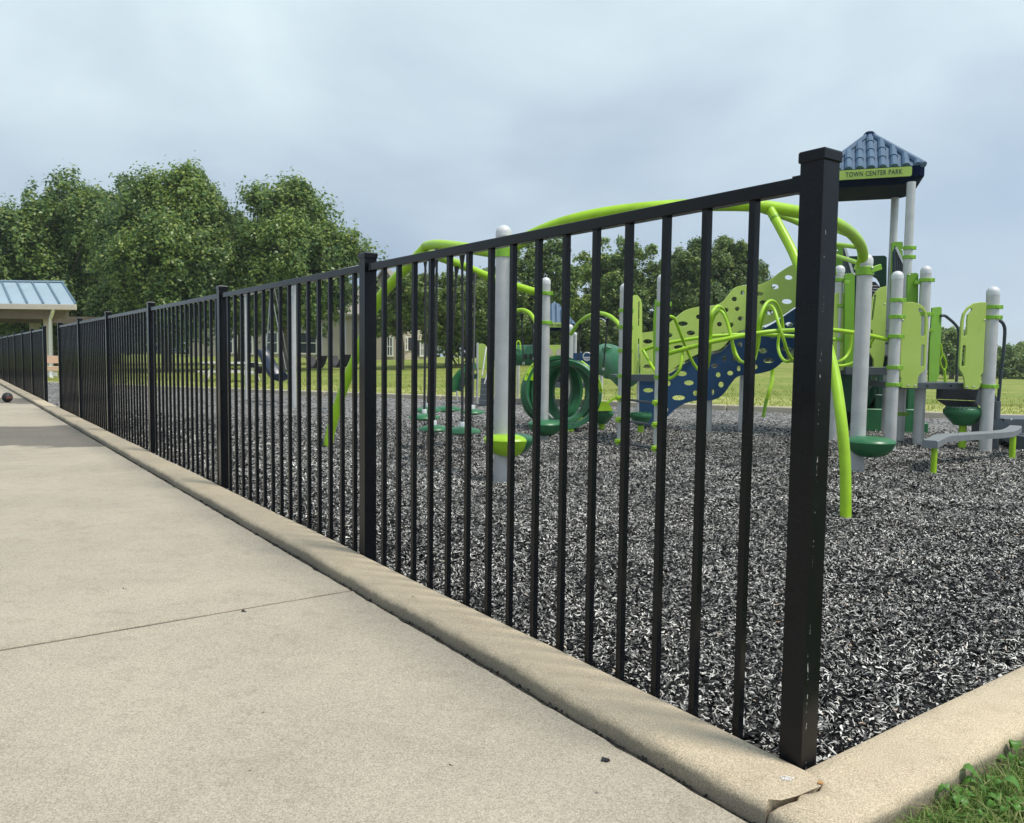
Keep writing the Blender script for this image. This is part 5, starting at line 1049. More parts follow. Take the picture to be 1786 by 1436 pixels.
ptube(SP, 'handle', 'lime_tube', [(900, 609, 15.6), (901, 599, 15.6), (904, 595, 15.6), (907, 599, 15.6), (907.5, 610, 15.6)], r=.015)
pxp(SP, 'arch_panel', 'lime_panel', [(952, 622), (952, 602), (986, 602), (986, 622)], 15.2, .03, bevel=.004); pxp(SP, 'arch_inset', 'tan_panel', [(953, 620), (954, 611), (958, 607), (963, 610), (965, 620)], 15.18, .012); pxp(SP, 'arch_inset', 'tan_panel', [(969, 620), (971, 611), (976, 607), (981, 610), (983, 620)], 15.18, .012)
pxp(SP, 'steering_panel', 'navy', [(1000, 640), (1000, 616), (1040, 616), (1040, 640)], 15.3, .03)
P_ = [at(1024 + 7 * math.cos(q), 622 + 7 * math.sin(q), 15.2) for q in np.linspace(0, 2 * math.pi, 20, endpoint=False)]; w_o = MB().tube(P_, .012, 6, True).build('steering_wheel', 'silver', SP); MB().bar(at(1018, 624, 15.2), at(1030, 624, 15.2), .02, .03).bar(at(1024, 624, 15.2), at(1024, 630, 15.2), .02, .03).build('spoke', 'silver', w_o)
slabbox('deck', at(936, 668, 15.4).x, at(1048, 668, 15.4).x, 15.3, 16.3, at(980, 668, 15.4).z, .09, 'deck_gray', SP)
pxp(SP, 'skirt', 'rubber_black', [(952, 640), (985, 640), (984, 671), (953, 671)], 15.6, .03); pxp(SP, 'lime_sill', 'lime_panel', [(940, 684), (1000, 684), (1000, 690), (940, 690)], 15.0, .03)
P_ = catmull([at(1056, 628, 14.6), at(1070, 632, 14.2), at(1085, 642, 13.8), at(1098, 656, 13.6)], 6); MB().tube(P_, [.30 * (1 - .1 * i / len(P_)) for i in range(len(P_))], 18).build('tube_slide', 'green_plastic', SP)
pxp(SP, 'tube_face', 'green_plastic', [(1052, 606), (1058, 603), (1068, 607), (1076, 622), (1080, 640), (1078, 656), (1066, 662), (1054, 660)], 14.0, .25, bevel=.03)
TS2 = thing('small_slide', 'small green slide with lime hood panel and gray ladder at the far edge', 'slide', gr(832, 702, MZ))
pole(TS2, 832, 703, 598, wpx=4, cap=False); pxp(TS2, 'hood_panel', 'lime_panel', [(834, 643), (835, 600), (840, 599), (846, 601), (851, 607), (850, 642)], 16.3, .03)
P_ = catmull([at(834, 640, 16.4), at(820, 645, 16.3), at(806, 655, 16.1), at(795, 670, 15.9), at(789, 681, 15.8)], 6); vs, fs = [], []; n = len(P_)
for p in P_:
    for a, zz in ((-.22, .1), (-.2, -.04), (.2, -.04), (.22, .1), (.19, .1), (.17, -.01), (-.17, -.01), (-.19, .1)): vs.append(p + Vector((a * .3, a, zz)))
fs = [(i * 8 + j, i * 8 + (j + 1) % 8, i * 8 + 8 + (j + 1) % 8, i * 8 + 8 + j) for i in range(n - 1) for j in range(8)] + [tuple(range(8)), tuple((n - 1) * 8 + j for j in range(7, -1, -1))]
MB().add(vs, fs).build('chute', 'green_plastic', TS2, angle=40); pxp(TS2, 'chute_skirt', 'dark_green', [(791, 680), (800, 664), (815, 655), (832, 652), (832, 660), (812, 668), (806, 684)], 16.0, .2)
for k in range(5): slabbox('ladder_step', at(839 - k * .6, 668 + k * 9, 15.9 - .12 * k).x, at(852, 668, 15.9).x, 15.8 - .14 * k, 15.97 - .14 * k, at(845, 660 + k * 9, 15.8).z, .1, 'deck_gray', TS2)
ptube(TS2, 'handrail', 'silver', [(848, 606, 16.2), (846, 620, 16.1), (841, 655, 15.9)], r=.015); ptube(TS2, 'handrail', 'silver', [(853, 625, 15.9), (850, 650, 15.8), (844, 672, 15.7)], r=.015); q = gr(797, 700, MZ); MB().tube([(q.x, q.y, MZ - .1), at(797, 668, q.y)], .02, 8).build('leg', 'silver', TS2)

# ================================================================== SWINGS
SW = thing('swing_frame', 'silver post swing frame seen through the fence pickets', 'swing frame', gr(512, 706, MZ))
s1 = pole(SW, 429.5, 696, 512, wpx=3.6, cap=False); s2 = pole(SW, 512, 707, 490, wpx=10, cap=False); s3 = pole(SW, 640, 720, 462, wpx=10, cap=False)
tb = [Vector((s['x'], s['y'], 0)) for s in (s1, s2, s3)]; zb = 2.05
for i, s in enumerate((s1, s2, s3)): tb[i].z = s['zt'] - .02
for i in range(2): MB().tube([tb[i], tb[i + 1]], .045, 12).build('top_beam', 'silver', SW)
def chainline(a, b, t, name='chain'):
    MB().tube([a, b], .0085, 6).build(name, 'steel', t)
def belt(px, py, f, lab):
    top_ = tb[1] + (tb[2] - tb[1]) * f; D_ = top_.y; t = thing('belt_swing', lab, 'swing', at(px, py, D_), 'belt swings on the silver frame'); dv = (tb[2] - tb[1]).normalized(); c = at(px, py, D_)
    vs, n = [], 10; L = .24
    for i in range(n + 1):
        q = i / n * 2 - 1; p = c + dv * (q * L * .85); zz = .20 * q * q
        for a, z2 in ((-.1, 0), (.1, 0), (.1, -.018), (-.1, -.018)): vs.append(p + Vector((dv.y * a, -dv.x * a, zz + z2)))
    fs = [(i * 4 + j, i * 4 + (j + 1) % 4, i * 4 + 4 + (j + 1) % 4, i * 4 + 4 + j) for i in range(n) for j in range(4)] + [(3, 2, 1, 0), tuple(n * 4 + j for j in range(4))]
    MB().add(vs, fs).build('seat', 'rubber_black', t)
    for s_ in (-1, 1): chainline(c + dv * (s_ * L * .85) + Vector((0, 0, .2)), Vector((top_.x, top_.y, top_.z)) + dv * (s_ * L * .8), t)
belt(552, 641, .30, 'black belt swing nearest the thick silver post'); belt(592, 640, .62, 'black belt swing next to the lime leg tube')
MS = thing('molded_swing', 'navy moulded high-back swing seat left of the thick silver post', 'swing', at(480, 650, 15.8))
vs, fs = [], []; spine = catmull([at(452, 609, 15.9), at(461, 622, 15.85), at(470, 642, 15.8), (at(480, 656, 15.75)), at(492, 659, 15.7), at(505, 652, 15.65)], 5); n = len(spine)
for i, p in enumerate(spine):
    w_ = .14 + .05 * math.sin(math.pi * i / (n - 1)); tdir = (spine[min(i + 1, n - 1)] - spine[max(i - 1, 0)]).normalized(); sd_ = Vector((tdir.x * 0 + .35, .93, 0)).normalized(); nr = tdir.cross(sd_).normalized(); nr = nr if nr.z > 0 else -nr
    for a, h in ((-w_, .07), (-w_ * .6, 0), (0, -.02), (w_ * .6, 0), (w_, .07), (w_ * .95, .04), (w_ * .55, -.05), (0, -.075), (-w_ * .55, -.05), (-w_ * .95, .04)): vs.append(p + sd_ * a + nr * h)
fs = [(i * 10 + j, i * 10 + (j + 1) % 10, i * 10 + 10 + (j + 1) % 10, i * 10 + 10 + j) for i in range(n - 1) for j in range(10)] + [tuple(range(9, -1, -1)), tuple((n - 1) * 10 + j for j in range(10))]
MB().add(vs, fs).build('seat', 'seat_navy', MS, angle=50)
mt = tb[0] + (tb[1] - tb[0]) * .6
for a in (at(468, 612, 15.8), at(502, 645, 15.7)):
    for k in (-.12, .12): chainline(a + Vector((0, k, 0)), mt + Vector((k * .6, -k, 0)), MS)
MB().box(at(444, 637, 16.0), (.1, .2, .1)).lathe([(.0, -.1), (.09, -.06), (.1, .03), (.05, .06)], at(453, 644, 16.0), 12).build('harness', 'rubber_black', MS, bevel=.01)
# ================================================================== TREES
def crown_mesh(name, blobs, nclump, nleaf, leaf, matn, parent, seed, clump_r=(.35, .75), spiky=0.0, inner=.18):
    """leaf-sized faces in sprays, sprays in boughs, boughs over a lumpy crown; blobs are (cx, cy, cz, rx, ry, rz)"""
    rg = np.random.default_rng(seed); B = np.array(blobs); vol = B[:, 3] * B[:, 4] * B[:, 5]; pick = rg.choice(len(B), nclump, p=vol ** .7 / (vol ** .7).sum())
    d = rg.normal(size=(nclump, 3)); d[:, 2] += .15; d /= np.linalg.norm(d, axis=1)[:, None]
    rad = np.where(rg.random(nclump) < inner, rg.uniform(.3, .75, nclump), rg.uniform(.8, 1.08, nclump))
    cc = B[pick, :3] + d * B[pick, 3:6] * rad[:, None]; cr = rg.uniform(*clump_r, nclump)
    ns = nclump * 16; si = rg.integers(0, nclump, ns); sd_ = rg.normal(size=(ns, 3)) * .8 + d[si] * .8 + np.array([0, 0, .8]); sd_ /= np.linalg.norm(sd_, axis=1)[:, None]
    sc = cc[si] + sd_ * (cr[si] * rg.uniform(.55, 1.1, ns))[:, None]; sr = cr[si] * rg.uniform(.22, .44, ns)
    ii = rg.integers(0, ns, nleaf); ld = rg.normal(size=(nleaf, 3)); ld /= np.linalg.norm(ld, axis=1)[:, None]
    P = sc[ii] + ld * np.array([1, 1, 1 + 1.1 * spiky]) * (sr[ii] * rg.uniform(.2, 1.0, nleaf))[:, None]
    k = rg.random(nleaf) < .22; P[k] = cc[si[ii[k]]] + rg.normal(0, .4, (k.sum(), 3)) * cr[si[ii[k]]][:, None]
    nrm = ld * .55 + sd_[ii] * .6 + rg.normal(0, .5, (nleaf, 3)) + np.array([0, 0, .4]); nrm /= np.linalg.norm(nrm, axis=1)[:, None]
    a = np.cross(nrm, rg.normal(size=(nleaf, 3))); a /= np.linalg.norm(a, axis=1)[:, None]; b = np.cross(nrm, a)
    s = rg.uniform(.6, 1.25, nleaf)[:, None] * leaf
    V = np.stack([P - a * s, P - b * s * .6 + nrm * s * .15, P + a * s, P + b * s * .6 + nrm * s * .15], 1).reshape(-1, 3)
    return quick(name, V, np.arange(nleaf * 4).reshape(-1, 4), matn, parent)
def tree(name, lab, base, trunk_h, trunk_r, blobs, nclump, nleaf, leaf, matn, seed, group=None, **kw):
    base = Vector(base); t = thing(name, lab, 'tree', base, group); rg = random.Random(seed)
    bl = [(base.x + b[0], base.y + b[1], base.z + b[2], b[3], b[4], b[5]) for b in blobs]
    m = MB(); tp = base + Vector((rg.uniform(-.1, .1), 0, trunk_h)); m.tube(catmull([base - Vector((0, 0, .2)), base + Vector((.03, 0, trunk_h * .5)), tp], 4), [trunk_r * (1.35 - .6 * i / 8) for i in range(9)], 10).build('trunk', 'bark', t)
    m = MB()
    for k in range(9):
        q = bl[k % len(bl)]; e = Vector((q[0] + rg.uniform(-.6, .6) * q[3], q[1] + rg.uniform(-.6, .6) * q[4], q[2] + rg.uniform(-.3, .7) * q[5])); s = base + Vector((0, 0, trunk_h * rg.uniform(.7, 1.0)))
        m.tube(catmull([s, s * .5 + e * .5 + Vector((0, 0, .3)), e], 4), [trunk_r * (.5 - .45 * i / 8) for i in range(9)], 6)
    m.build('limb', 'bark', t)
    crown_mesh('crown', bl, nclump, nleaf, leaf, matn, t, seed, **kw); return t
def lawn_at(px, depth):
    p = at(px, 600, depth); return Vector((p.x, p.y, lawn_z(p.x, p.y)))
def blobs_px(base, specs, D, shrink=14):
    """crown lumps from photo-sized ellipses (cx, cy, rx, ry) at the tree's distance"""
    out = []; k = D / F
    for i, (cx, cy, rx, ry) in enumerate(specs):
        p = at(cx, cy, D); out.append((p.x - base.x, p.y - base.y + (-.4 if i % 2 else .3), p.z - base.z, max(8, rx - shrink) * k, max(8, rx - shrink) * k * .9, max(8, ry - shrink * 1.25) * k))
    return out
GM = 'maples behind the swings'
def ptree(lab, bx, D, specs, nclump, nleaf, leaf, matn, seed, group, tr=.16, **kw):
    sh = 24 if kw.get('spiky', 0) > .5 else (4 if D > 45 else 8); bx_ = bx; b = lawn_at(bx, D); th = max(.8, min(p[2] - p[5] * .5 for p in blobs_px(b, specs, D))); return tree('maple_tree', lab, b, th, tr, blobs_px(b, specs, D, sh), nclump, nleaf, leaf, matn, seed, group, **kw)
ptree('tall maple at the far left rising above the pavilion roof', 95, 34, [(95, 450, 82, 100), (70, 520, 85, 75), (115, 375, 62, 68), (30, 440, 55, 80), (60, 385, 40, 45), (160, 420, 45, 80), (130, 560, 80, 60), (20, 560, 60, 60)], 180, 92000, .082, 'leaf_maple', 21, GM, spiky=.55, clump_r=(.55, 1.05))
ptree('broadest maple, second from left, with the highest crown top', 290, 32, [(310, 370, 62, 72), (260, 380, 50, 60), (345, 400, 55, 75), (300, 470, 100, 90), (215, 440, 55, 85), (370, 480, 50, 75), (250, 540, 90, 55), (340, 545, 80, 55), (320, 330, 40, 36)], 225, 120000, .078, 'leaf_maple', 22, GM, spiky=.55, clump_r=(.55, 1.05))
ptree('maple with a pointed crown just left of the second fence post', 497, 33, [(500, 385, 62, 70), (455, 380, 36, 50), (545, 400, 48, 62), (510, 470, 92, 80), (590, 450, 42, 55), (440, 480, 45, 70), (540, 535, 85, 40), (460, 545, 60, 40), (620, 470, 30, 45), (520, 335, 30, 28)], 200, 104000, .08, 'leaf_maple', 23, GM, tr=.2, spiky=.55, clump_r=(.55, 1.05))
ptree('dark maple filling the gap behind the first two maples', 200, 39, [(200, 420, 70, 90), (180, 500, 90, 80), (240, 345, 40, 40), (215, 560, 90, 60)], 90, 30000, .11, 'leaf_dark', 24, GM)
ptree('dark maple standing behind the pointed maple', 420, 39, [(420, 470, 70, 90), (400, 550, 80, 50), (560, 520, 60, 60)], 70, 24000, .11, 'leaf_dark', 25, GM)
GB = 'trees in front of the houses'
ptree('small light green tree right of the second fence post', 700, 34, [(690, 535, 45, 42), (725, 520, 40, 40), (670, 560, 35, 30)], 80, 30000, .07, 'leaf_light', 31, GB, tr=.09, clump_r=(.25, .5))
ptree('rounded tree behind the hanging cables', 780, 36, [(770, 532, 50, 48), (812, 540, 46, 50), (742, 545, 42, 42), (845, 525, 42, 50), (790, 570, 75, 36)], 110, 44000, .07, 'leaf_light', 32, GB, tr=.1, clump_r=(.3, .55))
ptree('tall tree directly right of the silver capped pole', 900, 38, [(915, 500, 58, 72), (885, 540, 52, 62), (960, 475, 52, 55), (990, 500, 48, 64), (940, 565, 80, 55), (850, 560, 45, 50)], 130, 60000, .075, 'leaf_maple', 33, GB, clump_r=(.35, .65))
ptree('tree with twin tops above the small blue roof', 1080, 40, [(1075, 482, 52, 60), (1115, 490, 46, 60), (1060, 545, 60, 60), (1125, 550, 60, 55), (1020, 515, 48, 70), (1155, 520, 36, 60)], 130, 60000, .078, 'leaf_maple', 34, GB, clump_r=(.35, .65))
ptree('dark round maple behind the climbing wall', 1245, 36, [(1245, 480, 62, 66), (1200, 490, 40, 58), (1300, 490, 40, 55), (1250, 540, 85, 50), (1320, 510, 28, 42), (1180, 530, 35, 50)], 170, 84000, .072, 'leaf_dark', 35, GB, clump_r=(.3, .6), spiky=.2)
GR = 'small trees on the right lawn'
ptree('small leafy tree seen between the right deck panels', 1662, 48, [(1655, 605, 40, 26), (1690, 612, 30, 24), (1630, 615, 24, 20), (1660, 630, 36, 16)], 50, 14000, .1, 'leaf_maple', 41, GR, tr=.12)
ptree('round green tree at the right edge of the picture', 1772, 50, [(1772, 640, 30, 22), (1800, 636, 30, 24), (1755, 652, 24, 14), (1790, 655, 40, 14)], 50, 14000, .1, 'leaf_maple', 42, GR, tr=.1)
ptree('lighter tree behind the one at the right edge', 1790, 60, [(1785, 622, 26, 14), (1810, 620, 30, 18)], 30, 7000, .12, 'leaf_light', 43, GR)
ptree('dark low tree line piece behind the right deck', 1580, 62, [(1560, 620, 60, 18), (1640, 625, 50, 16), (1500, 625, 50, 18)], 50, 9000, .15, 'leaf_dark', 44, GR)
# far-off wood closing the view behind the gardens, one mass
wb = []; rgw = random.Random(9)
for k in range(46):
    px = -120 + k * 42; D_ = 66 + rgw.uniform(-4, 6); b_ = lawn_at(px, D_); wb.append((b_.x, b_.y, b_.z + rgw.uniform(.9, 1.3), 1.6, 1.2, rgw.uniform(1.3, 2.0)))
fw = crown_mesh('far_wood', wb, 620, 80000, .21, 'leaf_dark', None, 71, clump_r=(.5, .9)); fw['kind'] = 'stuff'; fw['label'] = 'dark far-off belt of bushes and trees closing the view beyond the lawn'; fw['category'] = 'wood'
# evergreen
def spruce(px, D, top_y, hw, seed, lab):
    b = lawn_at(px, D); k = D / F; H = at(px, top_y, D).z - b.z; t = thing('spruce_tree', lab, 'tree', b, 'spruces on the right'); rg = np.random.default_rng(seed); n = 5000
    MB().tube([b - Vector((0, 0, .2)), b + Vector((0, 0, H * .95))], [.1, .02], 8).build('trunk', 'bark', t)
    h = rg.beta(1.1, 1.6, n); lay = np.round(h * 13) / 13; h2 = lay + rg.uniform(0, .04, n); R = (1 - h2) * hw * k * rg.uniform(.3, 1.05, n) * (1 + .15 * np.sin(lay * 40)); a = rg.uniform(0, 2 * np.pi, n)
    P = np.stack([b.x + R * np.cos(a), b.y + R * np.sin(a), b.z + .3 + h2 * (H - .3) - R * .25], 1); s = rg.uniform(.08, .16, n)[:, None]
    o = np.stack([np.cos(a), np.sin(a), -.25 + 0 * a], 1); q = np.stack([-np.sin(a), np.cos(a), 0 * a], 1)
    quick('crown', np.stack([P - o * s, P - q * s * .4, P + o * s, P + q * s * .4], 1).reshape(-1, 3), np.arange(n * 4).reshape(-1, 4), 'needle', t)
spruce(1743, 58, 607, 18, 51, 'dark spruce right of the tall right deck pole'); spruce(1756, 62, 612, 16, 52, 'second dark spruce beside the gray handrail')
# hedges and shrubs
def shrub(lab, px, D, specs, n, leaf, matn, seed, name='shrub'):
    b = lawn_at(px, D); t = thing(name, lab, 'shrub', b, 'hedges and shrubs by the houses'); bl = [(b.x + q[0], b.y + q[1], b.z + q[2], *q[3:]) for q in blobs_px(b, specs, D, 6)]
    m = MB(); rg = random.Random(seed)
    for k in range(5): e = Vector(bl[k % len(bl)][:3]); m.tube([b + Vector((rg.uniform(-.2, .2), 0, -.1)), e], .025, 5)
    m.build('stem', 'bark', t); crown_mesh('foliage', bl, max(16, n // 220), n * 2, leaf * .75, matn, t, seed, clump_r=(.3, .6))
shrub('dark clipped hedge under the trees beside the cream house', 800, 39, [(770, 595, 30, 30), (800, 595, 30, 32), (835, 595, 30, 32), (865, 598, 30, 30)], 8000, .12, 'leaf_dark', 61, 'hedge')
shrub('dark hedge behind the toddler tower', 930, 40, [(900, 595, 35, 32), (940, 598, 35, 30), (980, 600, 35, 30), (1010, 605, 30, 26)], 8000, .12, 'leaf_dark', 62, 'hedge')
shrub('bushy light hedge behind the ladder poles', 1080, 38, [(1040, 598, 36, 34), (1080, 592, 36, 40), (1120, 598, 36, 34), (1150, 605, 30, 26)], 9000, .12, 'leaf_light', 63, 'hedge')
shrub('low dark shrubs at the foot of the round maple', 1210, 38, [(1180, 606, 32, 26), (1220, 608, 34, 24), (1270, 612, 34, 20), (1310, 616, 24, 16)], 6000, .12, 'leaf_dark', 64)
shrub('bright green bushes under the pavilion roof at left', 30, 36, [(20, 570, 55, 48), (70, 580, 40, 40), (-30, 575, 50, 45), (110, 590, 30, 30)], 10000, .13, 'leaf_light', 65)
shrub('low shrubs at the foot of the right edge trees', 1700, 56, [(1680, 652, 26, 9), (1720, 654, 22, 9), (1760, 658, 30, 9)], 3000, .13, 'leaf_dark', 66)

# ================================================================== HOUSES
def lap_wall(a, b, z0, z1, th=.0, step=.14):
    """lap siding between plan points a and b"""
    a, b = Vector(a), Vector(b); d = (b - a).normalized(); nrm = Vector((d.y, -d.x, 0)); n = int((z1 - z0) / step) + 1; vs, fs = [], []
    for i in range(n):
        za, zb_ = z0 + i * step, min(z1, z0 + (i + 1) * step)
        for p in (a, b): q = p + nrm * .022; vs.append((q.x, q.y, za))
        for p in (a, b): q = p + nrm * .004; vs.append((q.x, q.y, zb_))
        k = i * 4; fs.append((k, k + 1, k + 3, k + 2))
        if i: fs.append((k - 2, k - 1, k + 1, k))
    return vs, fs
def house(lab, x0, x1, D0, D1, dep, y_e, y_r, wallm, wins, doors=(), gable=False, zdrop=0.0):
    p0, p1 = lawn_at(x0, D0), lawn_at(x1, D1); zb_ = min(p0.z, p1.z) - .3 - zdrop; a, b = Vector((p0.x, p0.y, 0)), Vector((p1.x, p1.y, 0)); d = (b - a).normalized(); back = Vector((-d.y, d.x, 0)); L = (b - a).length
    ze = at((x0 + x1) / 2, y_e, (D0 + D1) / 2).z; zr = at((x0 + x1) / 2, y_r, (D0 + D1) / 2 + dep / 2).z; t = thing('house', lab, 'house', Vector((p0.x, p0.y, zb_)))
    m = MB(); m.add(*lap_wall(a, b, zb_, ze)); m.add(*lap_wall(b, b + back * dep, zb_, ze)); m.add(*lap_wall(a + back * dep, a, zb_, ze)); m.add(*lap_wall(b + back * dep, a + back * dep, zb_, ze))
    if gable:
        g0, g1, g2 = a + Vector((0, 0, ze)), b + Vector((0, 0, ze)), (a + b) / 2 + Vector((0, 0, zr)); m.add([g0, g1, g2], [(0, 1, 2)])
    m.build('wall', wallm, t, smooth=False, recalc=False)
    ov = .35
    if gable:
        c = (a + b) / 2; rp_ = [a - d * ov - back * ov, c - back * ov, b + d * ov - back * ov, a - d * ov + back * (dep + ov), c + back * (dep + ov), b + d * ov + back * (dep + ov)]; zz = [ze - .15, zr, ze - .15] * 2; vs = [Vector((p.x, p.y, z)) for p, z in zip(rp_, zz)]; vs += [v + Vector((0, 0, .12)) for v in vs]
        MB().add(vs, [(6, 7, 10, 9), (7, 8, 11, 10), (0, 3, 4, 1), (1, 4, 5, 2), (0, 1, 7, 6), (1, 2, 8, 7), (0, 6, 9, 3), (2, 5, 11, 8), (3, 9, 10, 4), (4, 10, 11, 5)]).build('roof', 'shingle', t, smooth=False)
    else:
        rp_ = [a - d * ov - back * ov, b + d * ov - back * ov, b + d * ov + back * (dep / 2), a - d * ov + back * (dep / 2), a - d * ov + back * (dep + ov), b + d * ov + back * (dep + ov)]; zz = [ze - .1, ze - .1, zr, zr, ze - .1, ze - .1]; vs = [Vector((p.x, p.y, z)) for p, z in zip(rp_, zz)]
        ro = MB().add(vs + [v - Vector((0, 0, .14)) for v in vs], [(0, 1, 2, 3), (3, 2, 5, 4), (6, 9, 8, 7), (9, 10, 11, 8), (0, 6, 7, 1), (4, 5, 11, 10), (0, 3, 9, 6), (3, 4, 10, 9), (1, 7, 8, 2), (2, 8, 11, 5)]).build('roof', 'shingle', t, smooth=False)
        for s_ in (0, 1):
            e = (a if s_ == 0 else b); tri = [Vector((e.x, e.y, ze)), e + back * dep + Vector((0, 0, ze)), e + back * dep / 2 + Vector((0, 0, zr - .1))]; MB().add(tri, [(0, 1, 2)]).build('gable', wallm, t, smooth=False)
    nrm = -back
    def pt(px, py):     # photo point on the front wall plane
        r = ray(px, py); s_ = (a - CAMPOS).dot(nrm) / r.dot(nrm); return CAMPOS + r * s_
    for (wx0, wy0, wx1, wy1, nm, shut) in wins:
        A, B = pt(wx0, wy1), pt(wx1, wy0); w_ = (Vector((B.x, B.y, 0)) - Vector((A.x, A.y, 0))).length; h = B.z - A.z; c = (A + B) / 2 + nrm * .05; rz = math.atan2(d.y, d.x)
        f = MB().box(c + Vector((0, 0, h / 2)), (w_ + .14, .07, .09), rz).box(c - Vector((0, 0, h / 2)), (w_ + .18, .09, .09), rz).box(c + d * (w_ / 2 + .03), (.08, .07, h - .09), rz).box(c - d * (w_ / 2 + .03), (.08, .07, h - .09), rz).build(nm, 'trim_white', t, smooth=False)
        MB().box(c - nrm * .015, (w_, .02, h - .09), rz).build('pane', 'glass_dark', f, smooth=False)
        mu = MB().box(c, (.05, .05, h - .1), rz).box(c + nrm * .003, (w_, .05, .05), rz); nn = 2 if w_ > 1.2 else 1
        if w_ > 1.3: mu.box(c + d * w_ * .25 + nrm * .002, (.04, .045, h - .1), rz).box(c - d * w_ * .25 + nrm * .002, (.04, .045, h - .1), rz)
        mu.build('muntin', 'trim_white', f, smooth=False)
        if shut:
            for s_ in (-1, 1): MB().box(c + d * s_ * (w_ / 2 + .22), (.26, .05, h), rz).build('shutter', 'shutter', t, smooth=False)
    return t, pt
house('long taupe sided house behind the maples with white patio doors', 330, 655, 52, 50, 9, 545, 500, 'siding', [(396, 575, 406, 616, 'window', 0), (416, 576, 440, 617, 'patio_door', 0), (466, 580, 484, 616, 'window', 0), (525, 580, 552, 617, 'patio_door', 0), (470, 552, 480, 568, 'window', 0), (663, 588, 685, 621, 'patio_door', 0)][:5])
house('taupe house end with a white door and gabled top', 640, 702, 46, 46, 8, 530, 480, 'siding', [(676, 588, 684, 621, 'door', 0)], gable=True)
house('cream house corner with dark shuttered windows beside the hedge', 698, 752, 47, 48, 9, 560, 520, 'siding_cream', [(704, 589, 709, 611, 'window', 1), (733, 594, 738, 621, 'window', 1)], gable=True)
t, pt = house('pale far house seen beneath the climbing wall', 1345, 1430, 75, 75, 8, 602, 585, 'siding_cream', [(1356, 613, 1364, 623, 'window', 0), (1372, 612, 1378, 620, 'window', 0)])
house('pale far house behind the small right tree', 1640, 1672, 85, 85, 8, 641, 632, 'trim_white', [(1644, 646, 1648, 652, 'window', 0)])
house('far house roof showing above the trees at the right edge', 1745, 1775, 110, 110, 10, 625, 612, 'siding', [(1760, 628, 1764, 634, 'window', 0)])
# white deck railing by the pale far house
t = thing('deck_railing', 'white railing in front of the pale far house', 'railing', lawn_at(1355, 70)); m = MB()
for k in range(14): p = lawn_at(1346 + k * 4, 70); m.box(p + Vector((0, 0, .35)), (.05, .05, .9)).build('baluster', 'trim_white', t); m = MB()
a, b = lawn_at(1344, 70), lawn_at(1400, 70); MB().bar(a + Vector((0, 0, .82)), b + Vector((0, 0, .82)), .09, .08).build('rail', 'trim_white', t)

# ================================================================== PAVILION
PV = thing('pavilion', 'picnic pavilion with pale blue standing seam metal roof and tan fascia', 'pavilion', lawn_at(88, 27))
De = 26.0
def pe(px, py, D=De): return at(px, py, D)
e1 = pe(133, 531); e0 = pe(-250, 517); r1_ = pe(109, 493, 28.6); r0_ = pe(-250, 482, 28.6)
e0.z = e1.z; r0_.z = r1_.z; e0.y = e1.y; r0_.y = r1_.y
back = r1_ + (r1_ - e1); back.z = e1.z; back0 = Vector((r0_.x + (r0_.x - e0.x), back.y, e1.z))
th = Vector((0, 0, .08)); vs = [e0, e1, r1_, r0_, back, back0]; vs2 = [v - th for v in vs]
rf = MB().add([*vs, *vs2], [(0, 1, 2, 3), (3, 2, 4, 5), (6, 9, 8, 7), (9, 11, 10, 8), (0, 6, 7, 1), (1, 7, 8, 2), (2, 8, 10, 4)]).build('roof', 'pav_roof', PV, smooth=False)
L = (e1 - e0).length
for k in range(30):
    s_ = 1 - (k * .52 + .02) / L
    if s_ < 0: break
    a, b = e0 + (e1 - e0) * s_, r0_ + (r1_ - r0_) * s_; MB().bar(a + Vector((0, 0, .02)), b + Vector((0, 0, .02)), .05, .06).build('seam', 'pav_seam', rf) if 'pav_seam' in MATS else None
MB().bar(r0_ + Vector((0, 0, .03)), r1_ + Vector((.05, 0, .03)), .16, .05).build('ridge_cap', 'pav_roof', rf)
MB().box(((e0.x + e1.x) / 2, e1.y - .06, e1.z - .10), (L + .05, .11, .17)).build('fascia', 'pav_trim', PV, bevel=.01)
MB().add([e0 - Vector((0, 0, .2)), e1 - Vector((.15, 0, .2)), Vector((back.x, back.y, e1.z - .2)), Vector((back0.x, back.y, e1.z - .2))], [(0, 1, 2, 3)]).build('soffit', 'pav_under', PV, smooth=False)
for yy in (e1.y + .55, back.y - .5): MB().box(((e0.x + e1.x) / 2 - .6, yy, e1.z - .33), (L, .2, .26)).build('beam', 'pav_under', PV)
def column(px, D, w):
    p = lawn_at(px, D); o = MB().box((p.x, p.y, (p.z + e1.z - .2) / 2), (w, w, e1.z - .2 - p.z)).build('column', 'pav_trim', PV, bevel=.01); MB().box((p.x, p.y, p.z + .06), (w + .16, w + .16, .16)).build('column_base', 'trim_white', o, bevel=.01); return p
column(84.5, 27, .2); column(61, 31, .26); column(-160, 27, .2)
a = at(92, 535, 25.95); z1 = lawn_at(90, 26.3).z
MB().tube(catmull([a, at(92.5, 541, 25.97), at(89, 553, 26.3), at(87.7, 562, 26.45), Vector((at(87.7, 600, 26.45).x, at(87.7, 600, 26.45).y, z1 + .15)), Vector((at(88.5, 600, 26.1).x, 26.1, z1 + .02))], 5), .06, 4).build('downspout', 'trim_white', PV, smooth=False)
bench = thing('park_bench', 'tan slatted bench in the fence gap beside the pavilion column', 'bench', lawn_at(95, 24)); p = lawn_at(95, 24); k = 24 / F
def bz_(y): return at(95, y, 24).z
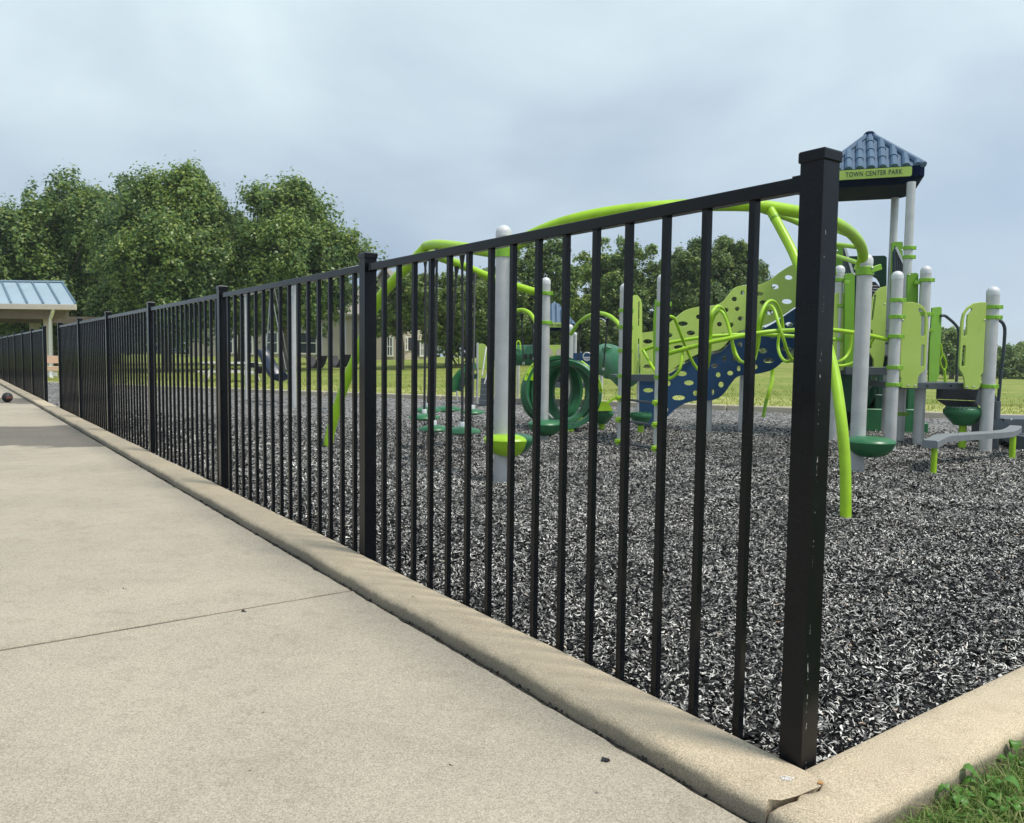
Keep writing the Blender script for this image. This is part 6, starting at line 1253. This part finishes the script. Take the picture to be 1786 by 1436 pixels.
MB().box((p.x, p.y + .2, (bz_(621) + bz_(634)) / 2), (1.5, .05, bz_(621) - bz_(634))).build('backrest', 'bench_wood', bench, bevel=.008); MB().box((p.x, p.y, bz_(641)), (1.5, .38, .06)).build('seat', 'bench_wood', bench, bevel=.008); MB().box((p.x, p.y - .17, bz_(645)), (1.5, .05, .08)).build('seat_edge', 'bench_wood', bench, bevel=.008)
for s_ in (-.6, .6): MB().box((p.x + s_, p.y + .1, (bz_(642) + p.z) / 2), (.06, .3, bz_(642) - p.z)).build('leg', 'deck_gray', bench)
tb_ = thing('picnic_table', 'pale picnic table on the lawn left of the swings', 'table', lawn_at(405, 24)); p = lawn_at(405, 24)
for k in range(3): MB().box((p.x, p.y - .26 + k * .26, at(405, 633, 24).z), (1.6, .25, .05)).build('top_board', 'table_white', tb_)
for s_ in (-.65, .65): MB().box((p.x, p.y + s_, at(405, 648, 24).z), (1.6, .26, .05)).build('seat_board', 'table_white', tb_)
for s_ in (-.6, .6): MB().bar((p.x + s_, p.y - .6, p.z), (p.x + s_, p.y + .15, at(405, 634, 24).z), .08, .06).bar((p.x + s_, p.y + .6, p.z), (p.x + s_, p.y - .15, at(405, 634, 24).z), .08, .06).bar((p.x + s_, p.y - .7, at(405, 649, 24).z - .04), (p.x + s_, p.y + .7, at(405, 649, 24).z - .04), .06, .07).build('trestle', 'table_white', tb_)
# pale litter on the mulch by the swings
rl = random.Random(4); b = gr(577, 690, MZ); vs = [b + Vector((rl.uniform(-.08, .08), rl.uniform(-.06, .06), rl.uniform(0, .03))) for _ in range(8)]
mat('litter', (0.55, 0.7, 0.78), 0.5); tag(MB().add(vs, [(0, 1, 2), (2, 3, 4), (4, 5, 6), (1, 6, 7), (0, 3, 7)]).build('litter', 'litter', smooth=False), 'crumpled pale blue wrapper on the mulch near the belt swings', 'litter')
# lawn texture: short blades along the far kerb
def far_pos(rg, n):
    e = .16 + np.abs(rg.normal(0, 4.5, n)); a = rg.uniform(-8, 34, n); x = FA.x + FD.x * a + FN.x * e; y = FA.y + FD.y * a + FN.y * e
    z = np.array([lawn_z(xx, yy) for xx, yy in zip(x, y)]); return np.stack([x, y, z - .01], 1)
o = blades('lawn_grass', 40000, far_pos, (.03, .075), (.008, .02), 'lawn_blade', 77, .8); o['label'] = 'mown grass on the far lawn beyond the playground kerb'; o['category'] = 'grass'
